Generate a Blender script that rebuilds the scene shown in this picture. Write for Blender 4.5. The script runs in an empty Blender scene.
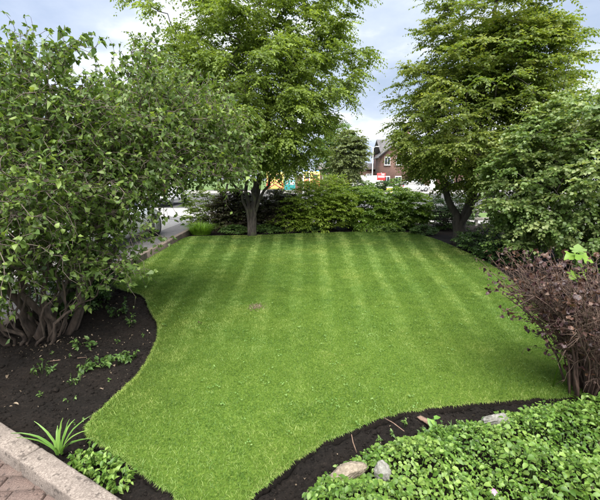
import bpy, bmesh, math
import numpy as np
from mathutils import Vector, Matrix

# ------------------------------------------------------------------ camera, sky, sun, exposure
scene = bpy.context.scene
C = scene.collection
R = math.radians
cam_data = bpy.data.cameras.new('camera')
cam_data.sensor_fit = 'HORIZONTAL'
cam_data.sensor_width = 36.0
cam_data.lens = 21.6
cam_data.clip_start = 0.05
cam_data.clip_end = 2000
cam = bpy.data.objects.new('camera', cam_data)
C.objects.link(cam)
cam.location = (0, 0, 1.7)
cam.rotation_euler = (R(90 - 11.0), 0, 0)
scene.camera = cam

SUN_EL, SUN_AZ = R(60), R(172)      # azimuth clockwise from +Y (view direction)
world = bpy.data.worlds.new('World')
scene.world = world
world.use_nodes = True
wn, wl = world.node_tree.nodes, world.node_tree.links
wn.clear()
w_out = wn.new('ShaderNodeOutputWorld')
w_bg = wn.new('ShaderNodeBackground')
w_bg.inputs['Strength'].default_value = 0.055
w_sky = wn.new('ShaderNodeTexSky')
w_sky.sky_type = 'NISHITA'
w_sky.sun_disc = False
w_sky.sun_elevation = SUN_EL
w_sky.sun_rotation = SUN_AZ
w_sky.air_density = 1.2
w_sky.dust_density = 2.0
tc = wn.new('ShaderNodeTexCoord')
sep = wn.new('ShaderNodeSeparateXYZ')
wl.new(tc.outputs['Generated'], sep.inputs[0])
def wmath(op, a, b=None):
    n = wn.new('ShaderNodeMath'); n.operation = op
    for i, v in enumerate((a, b)):
        if v is None: continue
        if isinstance(v, (int, float)): n.inputs[i].default_value = v
        else: wl.new(v, n.inputs[i])
    return n.outputs[0]
zc = wmath('ADD', wmath('MAXIMUM', sep.outputs['Z'], 0.0), 0.22)
comb = wn.new('ShaderNodeCombineXYZ')
wl.new(wmath('DIVIDE', sep.outputs['X'], zc), comb.inputs[0])
wl.new(wmath('DIVIDE', sep.outputs['Y'], zc), comb.inputs[1])
def wnoise(scale, detail, off):
    mp = wn.new('ShaderNodeMapping'); mp.inputs['Location'].default_value = off
    wl.new(comb.outputs[0], mp.inputs[0])
    n = wn.new('ShaderNodeTexNoise'); n.inputs['Scale'].default_value = scale
    n.inputs['Detail'].default_value = detail; n.inputs['Roughness'].default_value = 0.55
    wl.new(mp.outputs[0], n.inputs['Vector'])
    return n.outputs['Fac']
def wramp(fac, stops):
    r = wn.new('ShaderNodeValToRGB'); wl.new(fac, r.inputs[0])
    e = r.color_ramp.elements
    while len(e) < len(stops): e.new(0.5)
    for el, (p, c) in zip(e, stops): el.position = p; el.color = c
    return r.outputs[0]
cloud_col = wramp(wnoise(1.25, 6, (3.1, 1.7, 0)), [(0.34, (4.0, 4.9, 6.7, 1)), (0.5, (5.6, 6.4, 7.9, 1)), (0.64, (9.8, 10.0, 10.4, 1))])
cover = wramp(wnoise(0.9, 4, (7.3, 4.2, 0)), [(0.3, (0.55, 0.55, 0.55, 1)), (0.5, (1, 1, 1, 1))])
mixc = wn.new('ShaderNodeMixRGB')
wl.new(cover, mixc.inputs[0]); wl.new(w_sky.outputs[0], mixc.inputs[1]); wl.new(cloud_col, mixc.inputs[2])
wl.new(mixc.outputs[0], w_bg.inputs['Color'])
wl.new(w_bg.outputs[0], w_out.inputs['Surface'])

sun_data = bpy.data.lights.new('sun', 'SUN')
sun_data.energy = 4.8
sun_data.angle = R(72)
sun_data.color = (1.0, 0.96, 0.88)
sun = bpy.data.objects.new('sun', sun_data)
C.objects.link(sun)
sun_dir = Vector((math.cos(SUN_EL) * math.sin(SUN_AZ), math.cos(SUN_EL) * math.cos(SUN_AZ), math.sin(SUN_EL)))
sun.rotation_euler = sun_dir.to_track_quat('Z', 'Y').to_euler()
sun.location = sun_dir * 40

vs = scene.view_settings
vs.view_transform = 'Standard'; vs.look = 'None'; vs.gamma = 1.0
vs.use_curve_mapping = False
vs.exposure = 1.33
scene.cycles.use_denoising = True
scene.cycles.max_bounces = 8
scene.cycles.transmission_bounces = 6
scene.cycles.diffuse_bounces = 4

rng = np.random.default_rng(11)
U = lambda a, b, n=None: rng.uniform(a, b, n)

# ------------------------------------------------------------------ materials
def new_mat(name):
    m = bpy.data.materials.new(name); m.use_nodes = True
    nt = m.node_tree
    return m, nt, nt.nodes['Principled BSDF'], nt.nodes['Material Output']
def N(nt, t, **kw):
    n = nt.nodes.new(t)
    for k, v in kw.items():
        if k in n.inputs: n.inputs[k].default_value = v
        else: setattr(n, k, v)
    return n
def ramp(nt, fac, stops):
    r = nt.nodes.new('ShaderNodeValToRGB'); nt.links.new(fac, r.inputs[0])
    e = r.color_ramp.elements
    while len(e) < len(stops): e.new(0.5)
    for el, (p, c) in zip(e, stops):
        el.position = p; el.color = (*c, 1) if len(c) == 3 else c
    return r.outputs[0]
def mixc_(nt, fac, a, b, mode='MIX'):
    m = nt.nodes.new('ShaderNodeMixRGB'); m.blend_type = mode
    for i, v in enumerate((fac, a, b)):
        if isinstance(v, (int, float)): m.inputs[i].default_value = v
        elif isinstance(v, tuple): m.inputs[i].default_value = (*v, 1)
        else: nt.links.new(v, m.inputs[i])
    return m.outputs[0]
def noise(nt, scale, detail=4, rough=0.6, coord='Object'):
    t = nt.nodes.new('ShaderNodeTexCoord')
    n = N(nt, 'ShaderNodeTexNoise', Scale=scale, Detail=detail, Roughness=rough)
    nt.links.new(t.outputs[coord], n.inputs['Vector'])
    return n.outputs['Fac']
def bump(nt, p, h, strength, dist):
    b = N(nt, 'ShaderNodeBump', Strength=strength, Distance=dist)
    nt.links.new(h, b.inputs['Height']); nt.links.new(b.outputs[0], p.inputs['Normal'])

def leaf_mat(name, cols, trans=0.32, rough=0.45, tcol=None, spec=0.4, patch=None):
    """cols: three colours picked along the per-leaf value 'var'"""
    m, nt, p, out = new_mat(name)
    a = N(nt, 'ShaderNodeAttribute'); a.attribute_name = 'var'
    col = ramp(nt, a.outputs['Fac'], [(0.0, cols[0]), (0.5, cols[1]), (1.0, cols[2])])
    if patch:
        geo = nt.nodes.new('ShaderNodeNewGeometry')
        n1 = N(nt, 'ShaderNodeTexNoise', Scale=patch[0], Detail=3.0)
        nt.links.new(geo.outputs['Position'], n1.inputs['Vector'])
        f = ramp(nt, n1.outputs['Fac'], [(0.42, (0, 0, 0)), (0.68, (1, 1, 1))])
        col = mixc_(nt, f, col, mixc_(nt, 1.0, col, patch[1], 'MULTIPLY'))
    nt.links.new(col, p.inputs['Base Color'])
    p.inputs['Roughness'].default_value = rough
    p.inputs['Specular IOR Level'].default_value = spec
    t = nt.nodes.new('ShaderNodeBsdfTranslucent')
    nt.links.new(mixc_(nt, 1.0, col, tcol or (1.5, 1.45, 0.7), 'MULTIPLY'), t.inputs['Color'])
    mx = nt.nodes.new('ShaderNodeMixShader'); mx.inputs[0].default_value = trans
    nt.links.new(p.outputs[0], mx.inputs[1]); nt.links.new(t.outputs[0], mx.inputs[2])
    nt.links.new(mx.outputs[0], out.inputs['Surface'])
    return m

def bark_mat(name, c0, c1, scale=14, moss=None):
    m, nt, p, out = new_mat(name)
    t = nt.nodes.new('ShaderNodeTexCoord')
    mp = N(nt, 'ShaderNodeMapping'); mp.inputs['Scale'].default_value = (1, 1, 0.25)
    nt.links.new(t.outputs['Object'], mp.inputs[0])
    n = N(nt, 'ShaderNodeTexNoise', Scale=float(scale), Detail=7.0, Roughness=0.65)
    nt.links.new(mp.outputs[0], n.inputs['Vector'])
    col = ramp(nt, n.outputs['Fac'], [(0.32, c0), (0.68, c1)])
    if moss:
        f = ramp(nt, noise(nt, 3.0, 4), [(0.52, (0, 0, 0)), (0.66, (1, 1, 1))])
        col = mixc_(nt, f, col, moss)
    nt.links.new(col, p.inputs['Base Color'])
    p.inputs['Roughness'].default_value = 0.9
    bump(nt, p, n.outputs['Fac'], 0.8, 0.02)
    return m

def plain(name, col, rough=0.6, metal=0.0, var=0.12, scale=6.0, bmp=0.0, coat=0.0, spec=0.5):
    m, nt, p, out = new_mat(name)
    f = noise(nt, scale, 5)
    lo = tuple(max(0, c * (1 - var)) for c in col); hi = tuple(min(1, c * (1 + var)) for c in col)
    nt.links.new(ramp(nt, f, [(0.3, lo), (0.7, hi)]), p.inputs['Base Color'])
    p.inputs['Roughness'].default_value = rough; p.inputs['Metallic'].default_value = metal
    p.inputs['Coat Weight'].default_value = coat; p.inputs['Specular IOR Level'].default_value = spec
    if bmp: bump(nt, p, f, bmp, 0.01)
    return m

def speckle(name, c0, c1, c2, fine=120.0, rough=0.9, bmp=0.5, stain=None):
    m, nt, p, out = new_mat(name)
    f = noise(nt, fine, 3, 0.7); g = noise(nt, 5.0, 5)
    col = ramp(nt, f, [(0.3, c0), (0.5, c1), (0.72, c2)])
    col = mixc_(nt, ramp(nt, g, [(0.35, (0, 0, 0)), (0.75, (0.7, 0.7, 0.7))]), col, stain or tuple(c * 0.55 for c in c1))
    spots = ramp(nt, noise(nt, fine * .3, 2, .5), [(0.60, (0, 0, 0)), (0.68, (0.75, 0.75, 0.75))])
    col = mixc_(nt, spots, col, tuple(min(1, v * 0.5) for v in c0))
    nt.links.new(col, p.inputs['Base Color'])
    p.inputs['Roughness'].default_value = rough
    bump(nt, p, f, bmp, 0.004)
    return m

M = {}
M['bark_tree'] = bark_mat('bark_tree', (0.018, 0.015, 0.0125), (0.085, 0.072, 0.059), 18, (0.09, 0.10, 0.05))
M['bark_dark'] = bark_mat('bark_dark', (0.025, 0.021, 0.018), (0.085, 0.07, 0.058), 14)
M['bark_hazel'] = bark_mat('bark_hazel', (0.03, 0.021, 0.016), (0.12, 0.088, 0.068), 26)
M['twig_hazel'] = bark_mat('twig_hazel', (0.07, 0.055, 0.045), (0.18, 0.145, 0.12), 40)
M['twig_purple'] = bark_mat('twig_purple', (0.055, 0.031, 0.025), (0.18, 0.12, 0.092), 30)
M['stem_purple'] = bark_mat('stem_purple', (0.045, 0.026, 0.021), (0.14, 0.088, 0.068), 24)
M['leaf_lime'] = leaf_mat('leaf_lime', [(0.08, 0.125, 0.02), (0.14, 0.205, 0.035), (0.23, 0.31, 0.06)], 0.45)
M['leaf_olive'] = leaf_mat('leaf_olive', [(0.075, 0.125, 0.022), (0.13, 0.185, 0.034), (0.22, 0.26, 0.06)], 0.45)
M['leaf_hazel'] = leaf_mat('leaf_hazel', [(0.055, 0.098, 0.024), (0.105, 0.17, 0.038), (0.22, 0.30, 0.075)], 0.36, 0.42)
M['leaf_maple'] = leaf_mat('leaf_maple', [(0.07, 0.12, 0.032), (0.12, 0.19, 0.05), (0.27, 0.32, 0.13)], 0.36, 0.4)
M['leaf_laurel'] = leaf_mat('leaf_laurel', [(0.09, 0.17, 0.028), (0.16, 0.27, 0.04), (0.27, 0.38, 0.07)], 0.36, 0.3, spec=0.55)
M['leaf_layer'] = leaf_mat('leaf_layer', [(0.11, 0.18, 0.022), (0.19, 0.28, 0.035), (0.32, 0.42, 0.075)], 0.42)
M['leaf_berberis'] = leaf_mat('leaf_berberis', [(0.032, 0.026, 0.02), (0.06, 0.05, 0.03), (0.11, 0.14, 0.045)], 0.28)
M['leaf_purple'] = leaf_mat('leaf_purple', [(0.024, 0.012, 0.014), (0.058, 0.028, 0.028), (0.11, 0.06, 0.036)], 0.15, 0.4, (1.3, 0.7, 0.6))
M['leaf_box'] = leaf_mat('leaf_box', [(0.02, 0.045, 0.012), (0.04, 0.085, 0.02), (0.09, 0.16, 0.035)], 0.2, 0.35)
M['leaf_cover'] = leaf_mat('leaf_cover', [(0.04, 0.095, 0.014), (0.10, 0.19, 0.028), (0.22, 0.32, 0.075)], 0.3, 0.4)
M['leaf_weed'] = leaf_mat('leaf_weed', [(0.04, 0.085, 0.02), (0.08, 0.15, 0.035), (0.14, 0.22, 0.055)], 0.28, 0.45)
M['leaf_strap'] = leaf_mat('leaf_strap', [(0.08, 0.17, 0.03), (0.12, 0.24, 0.045), (0.2, 0.32, 0.07)], 0.25, 0.35)
M['leaf_sprout'] = leaf_mat('leaf_sprout', [(0.10, 0.20, 0.02), (0.14, 0.25, 0.028), (0.19, 0.30, 0.04)], 0.35, 0.4)
M['leaf_far'] = leaf_mat('leaf_far', [(0.07, 0.095, 0.035), (0.12, 0.155, 0.06), (0.18, 0.22, 0.09)], 0.38)
M['leaf_far_green'] = leaf_mat('leaf_far_green', [(0.06, 0.11, 0.025), (0.10, 0.18, 0.04), (0.16, 0.27, 0.06)], 0.3)
M['grass'] = leaf_mat('grass', [(0.042, 0.098, 0.015), (0.104, 0.20, 0.03), (0.28, 0.37, 0.115)], 0.3, 0.5, (1.3, 1.4, 0.6), 0.3,
                      patch=(0.9, (1.35, 1.12, 1.1)))
M['tuft'] = leaf_mat('tuft', [(0.1, 0.2, 0.02), (0.16, 0.3, 0.03), (0.22, 0.38, 0.05)], 0.35, 0.5)
M['clover'] = leaf_mat('clover', [(0.09, 0.18, 0.04), (0.14, 0.25, 0.06), (0.22, 0.32, 0.11)], 0.25, 0.5)

m, nt, p, out = new_mat('soil')
f = noise(nt, 55.0, 8, 0.8); g = noise(nt, 2.2, 4)
col = ramp(nt, f, [(0.3, (0.0035, 0.0027, 0.0024)), (0.55, (0.0115, 0.009, 0.0075)), (0.76, (0.055, 0.043, 0.035))])
col = mixc_(nt, ramp(nt, g, [(0.4, (0, 0, 0)), (0.7, (1, 1, 1))]), col, mixc_(nt, 1.0, col, (1.7, 1.6, 1.55), 'MULTIPLY'))
nt.links.new(col, p.inputs['Base Color']); p.inputs['Roughness'].default_value = 0.95
p.inputs['Specular IOR Level'].default_value = 0.2
bump(nt, p, f, 1.0, 0.02)
M['soil'] = m
m, nt, p, out = new_mat('thatch')
col = ramp(nt, noise(nt, 60.0, 5, 0.7), [(0.3, (0.03, 0.05, 0.008)), (0.55, (0.06, 0.105, 0.014)), (0.75, (0.14, 0.165, 0.045))])
nt.links.new(col, p.inputs['Base Color']); p.inputs['Roughness'].default_value = 1.0
p.inputs['Specular IOR Level'].default_value = 0.1
M['thatch'] = m
M['kerb'] = speckle('kerb', (0.10, 0.08, 0.068), (0.19, 0.158, 0.138), (0.33, 0.285, 0.25), 110)
M['paver'] = speckle('paver', (0.055, 0.038, 0.033), (0.105, 0.07, 0.06), (0.19, 0.14, 0.12), 130, stain=(0.09, 0.07, 0.06))
M['sand'] = speckle('sand', (0.04, 0.035, 0.028), (0.07, 0.06, 0.05), (0.12, 0.105, 0.09), 90)
M['edging'] = speckle('edging', (0.06, 0.046, 0.037), (0.12, 0.094, 0.076), (0.21, 0.17, 0.14), 60)
M['gravel'] = speckle('gravel', (0.035, 0.034, 0.036), (0.075, 0.072, 0.075), (0.17, 0.165, 0.165), 45)
M['drive'] = speckle('drive', (0.2, 0.195, 0.19), (0.28, 0.275, 0.27), (0.37, 0.36, 0.355), 60, stain=(0.22, 0.215, 0.21))
M['asphalt'] = speckle('asphalt', (0.045, 0.045, 0.047), (0.065, 0.065, 0.067), (0.10, 0.10, 0.10), 60)
M['paving'] = speckle('paving', (0.22, 0.21, 0.2), (0.30, 0.29, 0.28), (0.38, 0.37, 0.36), 40)
M['verge'] = plain('verge', (0.07, 0.12, 0.025), 1.0, var=0.4, scale=2.0)
M['stone'] = speckle('stone', (0.10, 0.08, 0.06), (0.19, 0.155, 0.12), (0.32, 0.27, 0.22), 50, stain=(0.2, 0.18, 0.13))
M['pale_stone'] = speckle('pale_stone', (0.11, 0.106, 0.093), (0.19, 0.187, 0.17), (0.33, 0.32, 0.3), 45)
M['woodchip'] = bark_mat('woodchip', (0.17, 0.105, 0.075), (0.30, 0.20, 0.15), 40)
M['petal'] = leaf_mat('petal', [(0.6, 0.2, 0.4), (0.7, 0.3, 0.5), (0.8, 0.4, 0.6)], 0.3)
M['tyre'] = plain('tyre', (0.022, 0.022, 0.023), 0.85, scale=30)
M['rim'] = plain('rim', (0.45, 0.46, 0.48), 0.35, 0.8)
M['silver'] = plain('silver', (0.62, 0.64, 0.66), 0.28, 0.35, var=0.03, coat=0.6)
M['white_paint'] = plain('white_paint', (0.78, 0.79, 0.79), 0.3, var=0.03, coat=0.5)
M['glass'] = plain('glass', (0.02, 0.025, 0.03), 0.06, var=0.1, spec=0.8)
M['red_lens'] = plain('red_lens', (0.55, 0.02, 0.02), 0.2, coat=0.5)
M['clear_lens'] = plain('clear_lens', (0.75, 0.76, 0.78), 0.12, coat=0.6)
M['plate_y'] = plain('plate_y', (0.75, 0.6, 0.05), 0.5)
M['trim'] = plain('trim', (0.03, 0.03, 0.032), 0.6)
M['amb_yellow'] = plain('amb_yellow', (0.68, 0.60, 0.16), 0.45, var=0.04, coat=0.4)
M['amb_red'] = plain('amb_red', (0.42, 0.12, 0.07), 0.5, var=0.06)
M['amb_green'] = plain('amb_green', (0.02, 0.30, 0.16), 0.4, var=0.06)
M['amb_blue'] = plain('amb_blue', (0.05, 0.25, 0.75), 0.25, var=0.05)
M['teal'] = plain('teal', (0.03, 0.25, 0.25), 0.45, var=0.08)
M['pole'] = plain('pole', (0.55, 0.56, 0.56), 0.5, 0.3, var=0.08)
M['sign_red'] = plain('sign_red', (0.68, 0.05, 0.05), 0.4, var=0.06)
M['slate'] = plain('slate', (0.13, 0.125, 0.13), 0.8, var=0.3, scale=3.0, bmp=0.4)
M['grit'] = plain('grit', (0.8, 0.6, 0.1), 0.5)
M['render_white'] = plain('render_white', (0.75, 0.74, 0.7), 0.8, var=0.06)
M['rail_wood'] = bark_mat('rail_wood', (0.2, 0.185, 0.17), (0.38, 0.36, 0.33), 10)
M['bargeboard'] = plain('bargeboard', (0.03, 0.028, 0.028), 0.6)
m, nt, p, out = new_mat('brick')
t = nt.nodes.new('ShaderNodeTexCoord')
b = N(nt, 'ShaderNodeTexBrick', Scale=4.4); b.inputs['Mortar Size'].default_value = 0.012
b.inputs['Color1'].default_value = (0.16, 0.075, 0.058, 1); b.inputs['Color2'].default_value = (0.10, 0.05, 0.042, 1)
b.inputs['Mortar'].default_value = (0.3, 0.26, 0.23, 1)
mp = N(nt, 'ShaderNodeMapping'); mp.inputs['Rotation'].default_value = (R(90), 0, 0)
nt.links.new(t.outputs['Object'], mp.inputs[0]); nt.links.new(mp.outputs[0], b.inputs['Vector'])
nt.links.new(b.outputs['Color'], p.inputs['Base Color']); p.inputs['Roughness'].default_value = 0.9
M['brick'] = m

# ------------------------------------------------------------------ object helpers
WL = {}          # world location of every object built here (none is rotated unless it is a leaf)
def tag(o, label, cat, group=None, kind=None):
    o['label'] = label; o['category'] = cat
    if group: o['group'] = group
    if kind: o['kind'] = kind
    return o
def thing(name, loc, label, cat, group=None):
    o = bpy.data.objects.new(name, None); C.objects.link(o)
    o.empty_display_size = 0.1
    o.location = loc; WL[o.name] = np.array(loc, float)
    return tag(o, label, cat, group)
def raw_mesh(name, V, faces, mat, var=None, smooth=False):
    """V (n,3); faces list of int arrays (m,3) or (m,4)"""
    me = bpy.data.meshes.new(name)
    V = np.ascontiguousarray(V, dtype=np.float32)
    if not isinstance(faces, (list, tuple)): faces = [faces]
    faces = [np.asarray(f, dtype=np.int32) for f in faces if len(f)]
    nl = sum(f.size for f in faces); nf = sum(len(f) for f in faces)
    me.vertices.add(len(V)); me.vertices.foreach_set('co', V.ravel())
    me.loops.add(nl); me.loops.foreach_set('vertex_index', np.concatenate([f.ravel() for f in faces]))
    me.polygons.add(nf)
    tot = np.concatenate([np.full(len(f), f.shape[1], np.int32) for f in faces])
    st = np.concatenate([[0], np.cumsum(tot)[:-1]]).astype(np.int32)
    me.polygons.foreach_set('loop_start', st); me.polygons.foreach_set('loop_total', tot)
    if smooth: me.polygons.foreach_set('use_smooth', np.ones(nf, bool))
    if var is not None:
        a = me.attributes.new('var', 'FLOAT', 'POINT')
        a.data.foreach_set('value', np.asarray(var, np.float32))
    me.materials.append(M[mat] if isinstance(mat, str) else mat)
    me.update(); me.validate()
    return me
def mk(name, V, faces, mat, parent=None, var=None, smooth=False, origin=None):
    V = np.asarray(V, float)
    if origin is None:
        origin = WL[parent.name] if parent else np.array([V[:, 0].mean(), V[:, 1].mean(), V[:, 2].min()])
    origin = np.asarray(origin, float)
    me = raw_mesh(name, V - origin, faces, mat, var, smooth)
    o = bpy.data.objects.new(name, me); C.objects.link(o)
    if parent: o.parent = parent; o.location = origin - WL[parent.name]
    else: o.location = origin
    WL[o.name] = origin
    return o
def bm_obj(name, bm, mat, parent=None, smooth=False, origin=None):
    bm.verts.ensure_lookup_table()
    V = np.array([v.co[:] for v in bm.verts]); tris = []; quads = []
    bmesh.ops.triangulate(bm, faces=[f for f in bm.faces if len(f.verts) > 4])
    bm.verts.index_update()
    for f in bm.faces:
        (tris if len(f.verts) == 3 else quads).append([v.index for v in f.verts])
    bm.free()
    return mk(name, V, [np.array(tris, int).reshape(-1, 3), np.array(quads, int).reshape(-1, 4)], mat, parent, None, smooth, origin)
def add_box(bm, c, s, bevel=0.0, rz=0.0, seg=2):
    r = bmesh.ops.create_cube(bm, size=1.0)
    vs_ = r['verts']
    mat4 = Matrix.Translation(c) @ Matrix.Rotation(rz, 4, 'Z') @ Matrix.Diagonal((*s, 1))
    bmesh.ops.transform(bm, matrix=mat4, verts=vs_)
    if bevel:
        es = list({e for v in vs_ for e in v.link_edges})
        bmesh.ops.bevel(bm, geom=es, offset=bevel, segments=seg, affect='EDGES', profile=0.5)
def box(name, c, s, mat, parent=None, bevel=0.0, rz=0.0, origin=None):
    bm = bmesh.new(); add_box(bm, c, s, bevel, rz)
    return bm_obj(name, bm, mat, parent, origin=origin)
def tube_arrays(pts, rad, k=6, off=0):
    pts = np.asarray(pts, float); n = len(pts); rad = np.broadcast_to(np.asarray(rad, float), (n,))
    T = np.gradient(pts, axis=0); T /= np.linalg.norm(T, axis=1, keepdims=True) + 1e-9
    ref = np.array([0, 0, 1.0]) if abs(T[0, 2]) < 0.9 else np.array([1.0, 0, 0])
    A = np.cross(T, ref); A /= np.linalg.norm(A, axis=1, keepdims=True) + 1e-9
    B = np.cross(T, A)
    th = np.arange(k) * 2 * np.pi / k
    V = pts[:, None, :] + rad[:, None, None] * (np.cos(th)[None, :, None] * A[:, None, :] + np.sin(th)[None, :, None] * B[:, None, :])
    i = np.arange(n - 1)[:, None] * k; j = np.arange(k)[None, :]; j2 = (j + 1) % k
    Q = np.stack([i + j, i + j2, i + k + j2, i + k + j], -1).reshape(-1, 4) + off
    caps = np.array([[0, a, a + 1] for a in range(1, k - 1)]) 
    Tr = np.concatenate([caps[:, ::-1], caps + (n - 1) * k]) + off
    return V.reshape(-1, 3), Q, Tr
class Acc:
    def __init__(s): s.V = []; s.Q = []; s.T = []; s.n = 0; s.var = []
    def tube(s, pts, rad, k=6):
        V, Q, T = tube_arrays(pts, rad, k, s.n); s.V.append(V); s.Q.append(Q); s.T.append(T); s.n += len(V)
    def add(s, V, T=None, Q=None, var=None):
        s.V.append(V)
        if T is not None: s.T.append(np.asarray(T) + s.n)
        if Q is not None: s.Q.append(np.asarray(Q) + s.n)
        s.n += len(V)
        s.var.append(np.zeros(len(V)) if var is None else var)
    def obj(s, name, mat, parent=None, smooth=True, origin=None, use_var=False):
        V = np.concatenate(s.V)
        T = np.concatenate(s.T) if s.T else np.zeros((0, 3), int)
        Q = np.concatenate(s.Q) if s.Q else np.zeros((0, 4), int)
        return mk(name, V, [T, Q], mat, parent, np.concatenate(s.var) if use_var else None, smooth, origin)
def ring_cyl(name, c, r, h, axis, mat, parent, k=20, bevel=0.0):
    bm = bmesh.new()
    bmesh.ops.create_cone(bm, cap_ends=True, segments=k, radius1=r, radius2=r, depth=h)
    if bevel:
        es = [e for e in bm.edges if len(e.link_faces) == 2 and any(len(f.verts) > 4 for f in e.link_faces)]
        bmesh.ops.bevel(bm, geom=es, offset=bevel, segments=2, affect='EDGES')
    rot = {'x': Matrix.Rotation(R(90), 4, 'Y'), 'y': Matrix.Rotation(R(90), 4, 'X'), 'z': Matrix.Identity(4)}[axis]
    bmesh.ops.transform(bm, matrix=Matrix.Translation(c) @ rot, verts=bm.verts)
    return bm_obj(name, bm, mat, parent)

# ------------------------------------------------------------------ leaves
def nrm(a): return a / (np.linalg.norm(a, axis=-1, keepdims=True) + 1e-9)
TPL = {}
TPL['diamond'] = (np.array([[0, 0, 0], [0.45, 0.5, 0.1], [1, 0, -0.1], [0.45, -0.5, 0.1]]), np.array([[0, 2, 1], [0, 3, 2]]))
TPL['fold'] = (np.array([[0, 0, 0], [0.5, 0, -0.02], [1, 0, -0.15], [0.42, 0.48, 0.09], [0.42, -0.48, 0.09]]), np.array([[0, 1, 3], [1, 2, 3], [0, 4, 1], [1, 4, 2]]))
TPL['ovate'] = (np.array([[0, 0, 0], [0.33, 0, 0], [0.68, 0, -0.03], [1, 0, -0.16],
                          [0.25, 0.46, 0.09], [0.64, 0.42, 0.06], [0.25, -0.46, 0.09], [0.64, -0.42, 0.06]]),
                np.array([[0, 1, 4], [1, 2, 5], [1, 5, 4], [2, 3, 5], [0, 6, 1], [1, 6, 7], [1, 7, 2], [2, 7, 3]]))
_l = [(0, 0), (0.02, 0.2), (0.16, 0.44), (0.36, 0.37), (0.48, 0.47), (0.62, 0.27), (0.84, 0.2), (1.0, 0)]   # three-lobed half outline
_v = [(0.3, 0, 0)] + [(a, b, 0.06 * abs(b) - 0.12 * a * a) for a, b in _l] + [(a, -b, 0.06 * abs(b) - 0.12 * a * a) for a, b in _l[-2:0:-1]]
TPL['lobed'] = (np.array(_v), np.array([[0, i + 1, (i + 1) % (len(_v) - 1) + 1] for i in range(len(_v) - 1)])[:, [0, 2, 1]])
_l = [(0, 0), (-0.12, 0.2), (-0.02, 0.48), (0.16, 0.36), (0.22, 0.62), (0.42, 0.66), (0.42, 0.3), (0.6, 0.36), (0.78, 0.22), (1.0, 0)]   # five-lobed half outline
_v = [(0.25, 0, 0)] + [(a, b, 0.08 * abs(b) - 0.15 * a * a) for a, b in _l] + [(a, -b, 0.08 * abs(b) - 0.15 * a * a) for a, b in _l[-2:0:-1]]
TPL['palm'] = (np.array(_v), np.array([[0, i + 1, (i + 1) % (len(_v) - 1) + 1] for i in range(len(_v) - 1)])[:, [0, 2, 1]])
def leaf_arrays(P, D, Nn, S, W=0.62, tpl='diamond', curl=0.0, rumple=0.0):
    tv, tt = TPL[tpl]
    D = nrm(D); B = nrm(np.cross(Nn, D)); N3 = np.cross(D, B)
    n = len(P); S = np.broadcast_to(S, (n,)); W = np.broadcast_to(W, (n,)); curl = np.broadcast_to(curl, (n,))
    u, v, w = tv[:, 0], tv[:, 1], tv[:, 2]
    ww = w[None, :] - curl[:, None] * (u ** 2)[None, :] + (rng.normal(0, rumple, (n, len(u))) if rumple else 0)
    V = P[:, None, :] + S[:, None, None] * (u[None, :, None] * D[:, None, :] + (v[None, :] * W[:, None])[:, :, None] * B[:, None, :] + ww[:, :, None] * N3[:, None, :])
    T = tt[None] + (np.arange(n) * len(tv))[:, None, None]
    return V.reshape(-1, 3), T.reshape(-1, 3), len(tv)
def leaf_mesh(name, parent, P, D, Nn, S, var, mat, W=0.62, tpl='diamond', curl=0.0, stuff=True, smooth=False, rumple=0.0):
    V, T, k = leaf_arrays(P, D, Nn, S, W, tpl, curl, rumple)
    o = mk(name, V, T, mat, parent, np.repeat(np.clip(var, 0, 1), k), smooth)
    if stuff: o['kind'] = 'stuff'
    return o
def leaf_objects(parent, P, D, Nn, S, mat, W=0.62, tpl='ovate', variants=10, vlo=0.1, vhi=0.95):
    """single leaves as objects that share a few meshes"""
    tv, tt = TPL[tpl]
    meshes = []
    for i in range(variants):
        V = tv.copy(); V[:, 1] *= W * U(0.85, 1.15); V[:, 2] = V[:, 2] * U(0.8, 2.4) - U(0.0, 0.5) * V[:, 0] ** 2 + U(-0.15, 0.15) * V[:, 1] + rng.normal(0, 0.07, len(V))
        meshes.append(raw_mesh('leaf', V, tt, mat, np.full(len(V), vlo + (vhi - vlo) * i / max(1, variants - 1)), True))
    D = nrm(D); B = nrm(np.cross(Nn, D)); N3 = np.cross(D, B); w0 = WL[parent.name]
    for i in range(len(P)):
        o = bpy.data.objects.new('leaf', meshes[int(rng.integers(variants))]); C.objects.link(o)
        o.parent = parent
        m4 = Matrix.Identity(4)
        for r in range(3):
            m4[r][0], m4[r][1], m4[r][2], m4[r][3] = D[i, r] * S[i], B[i, r] * S[i], N3[i, r] * S[i], P[i, r] - w0[r]
        o.matrix_local = m4

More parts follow.
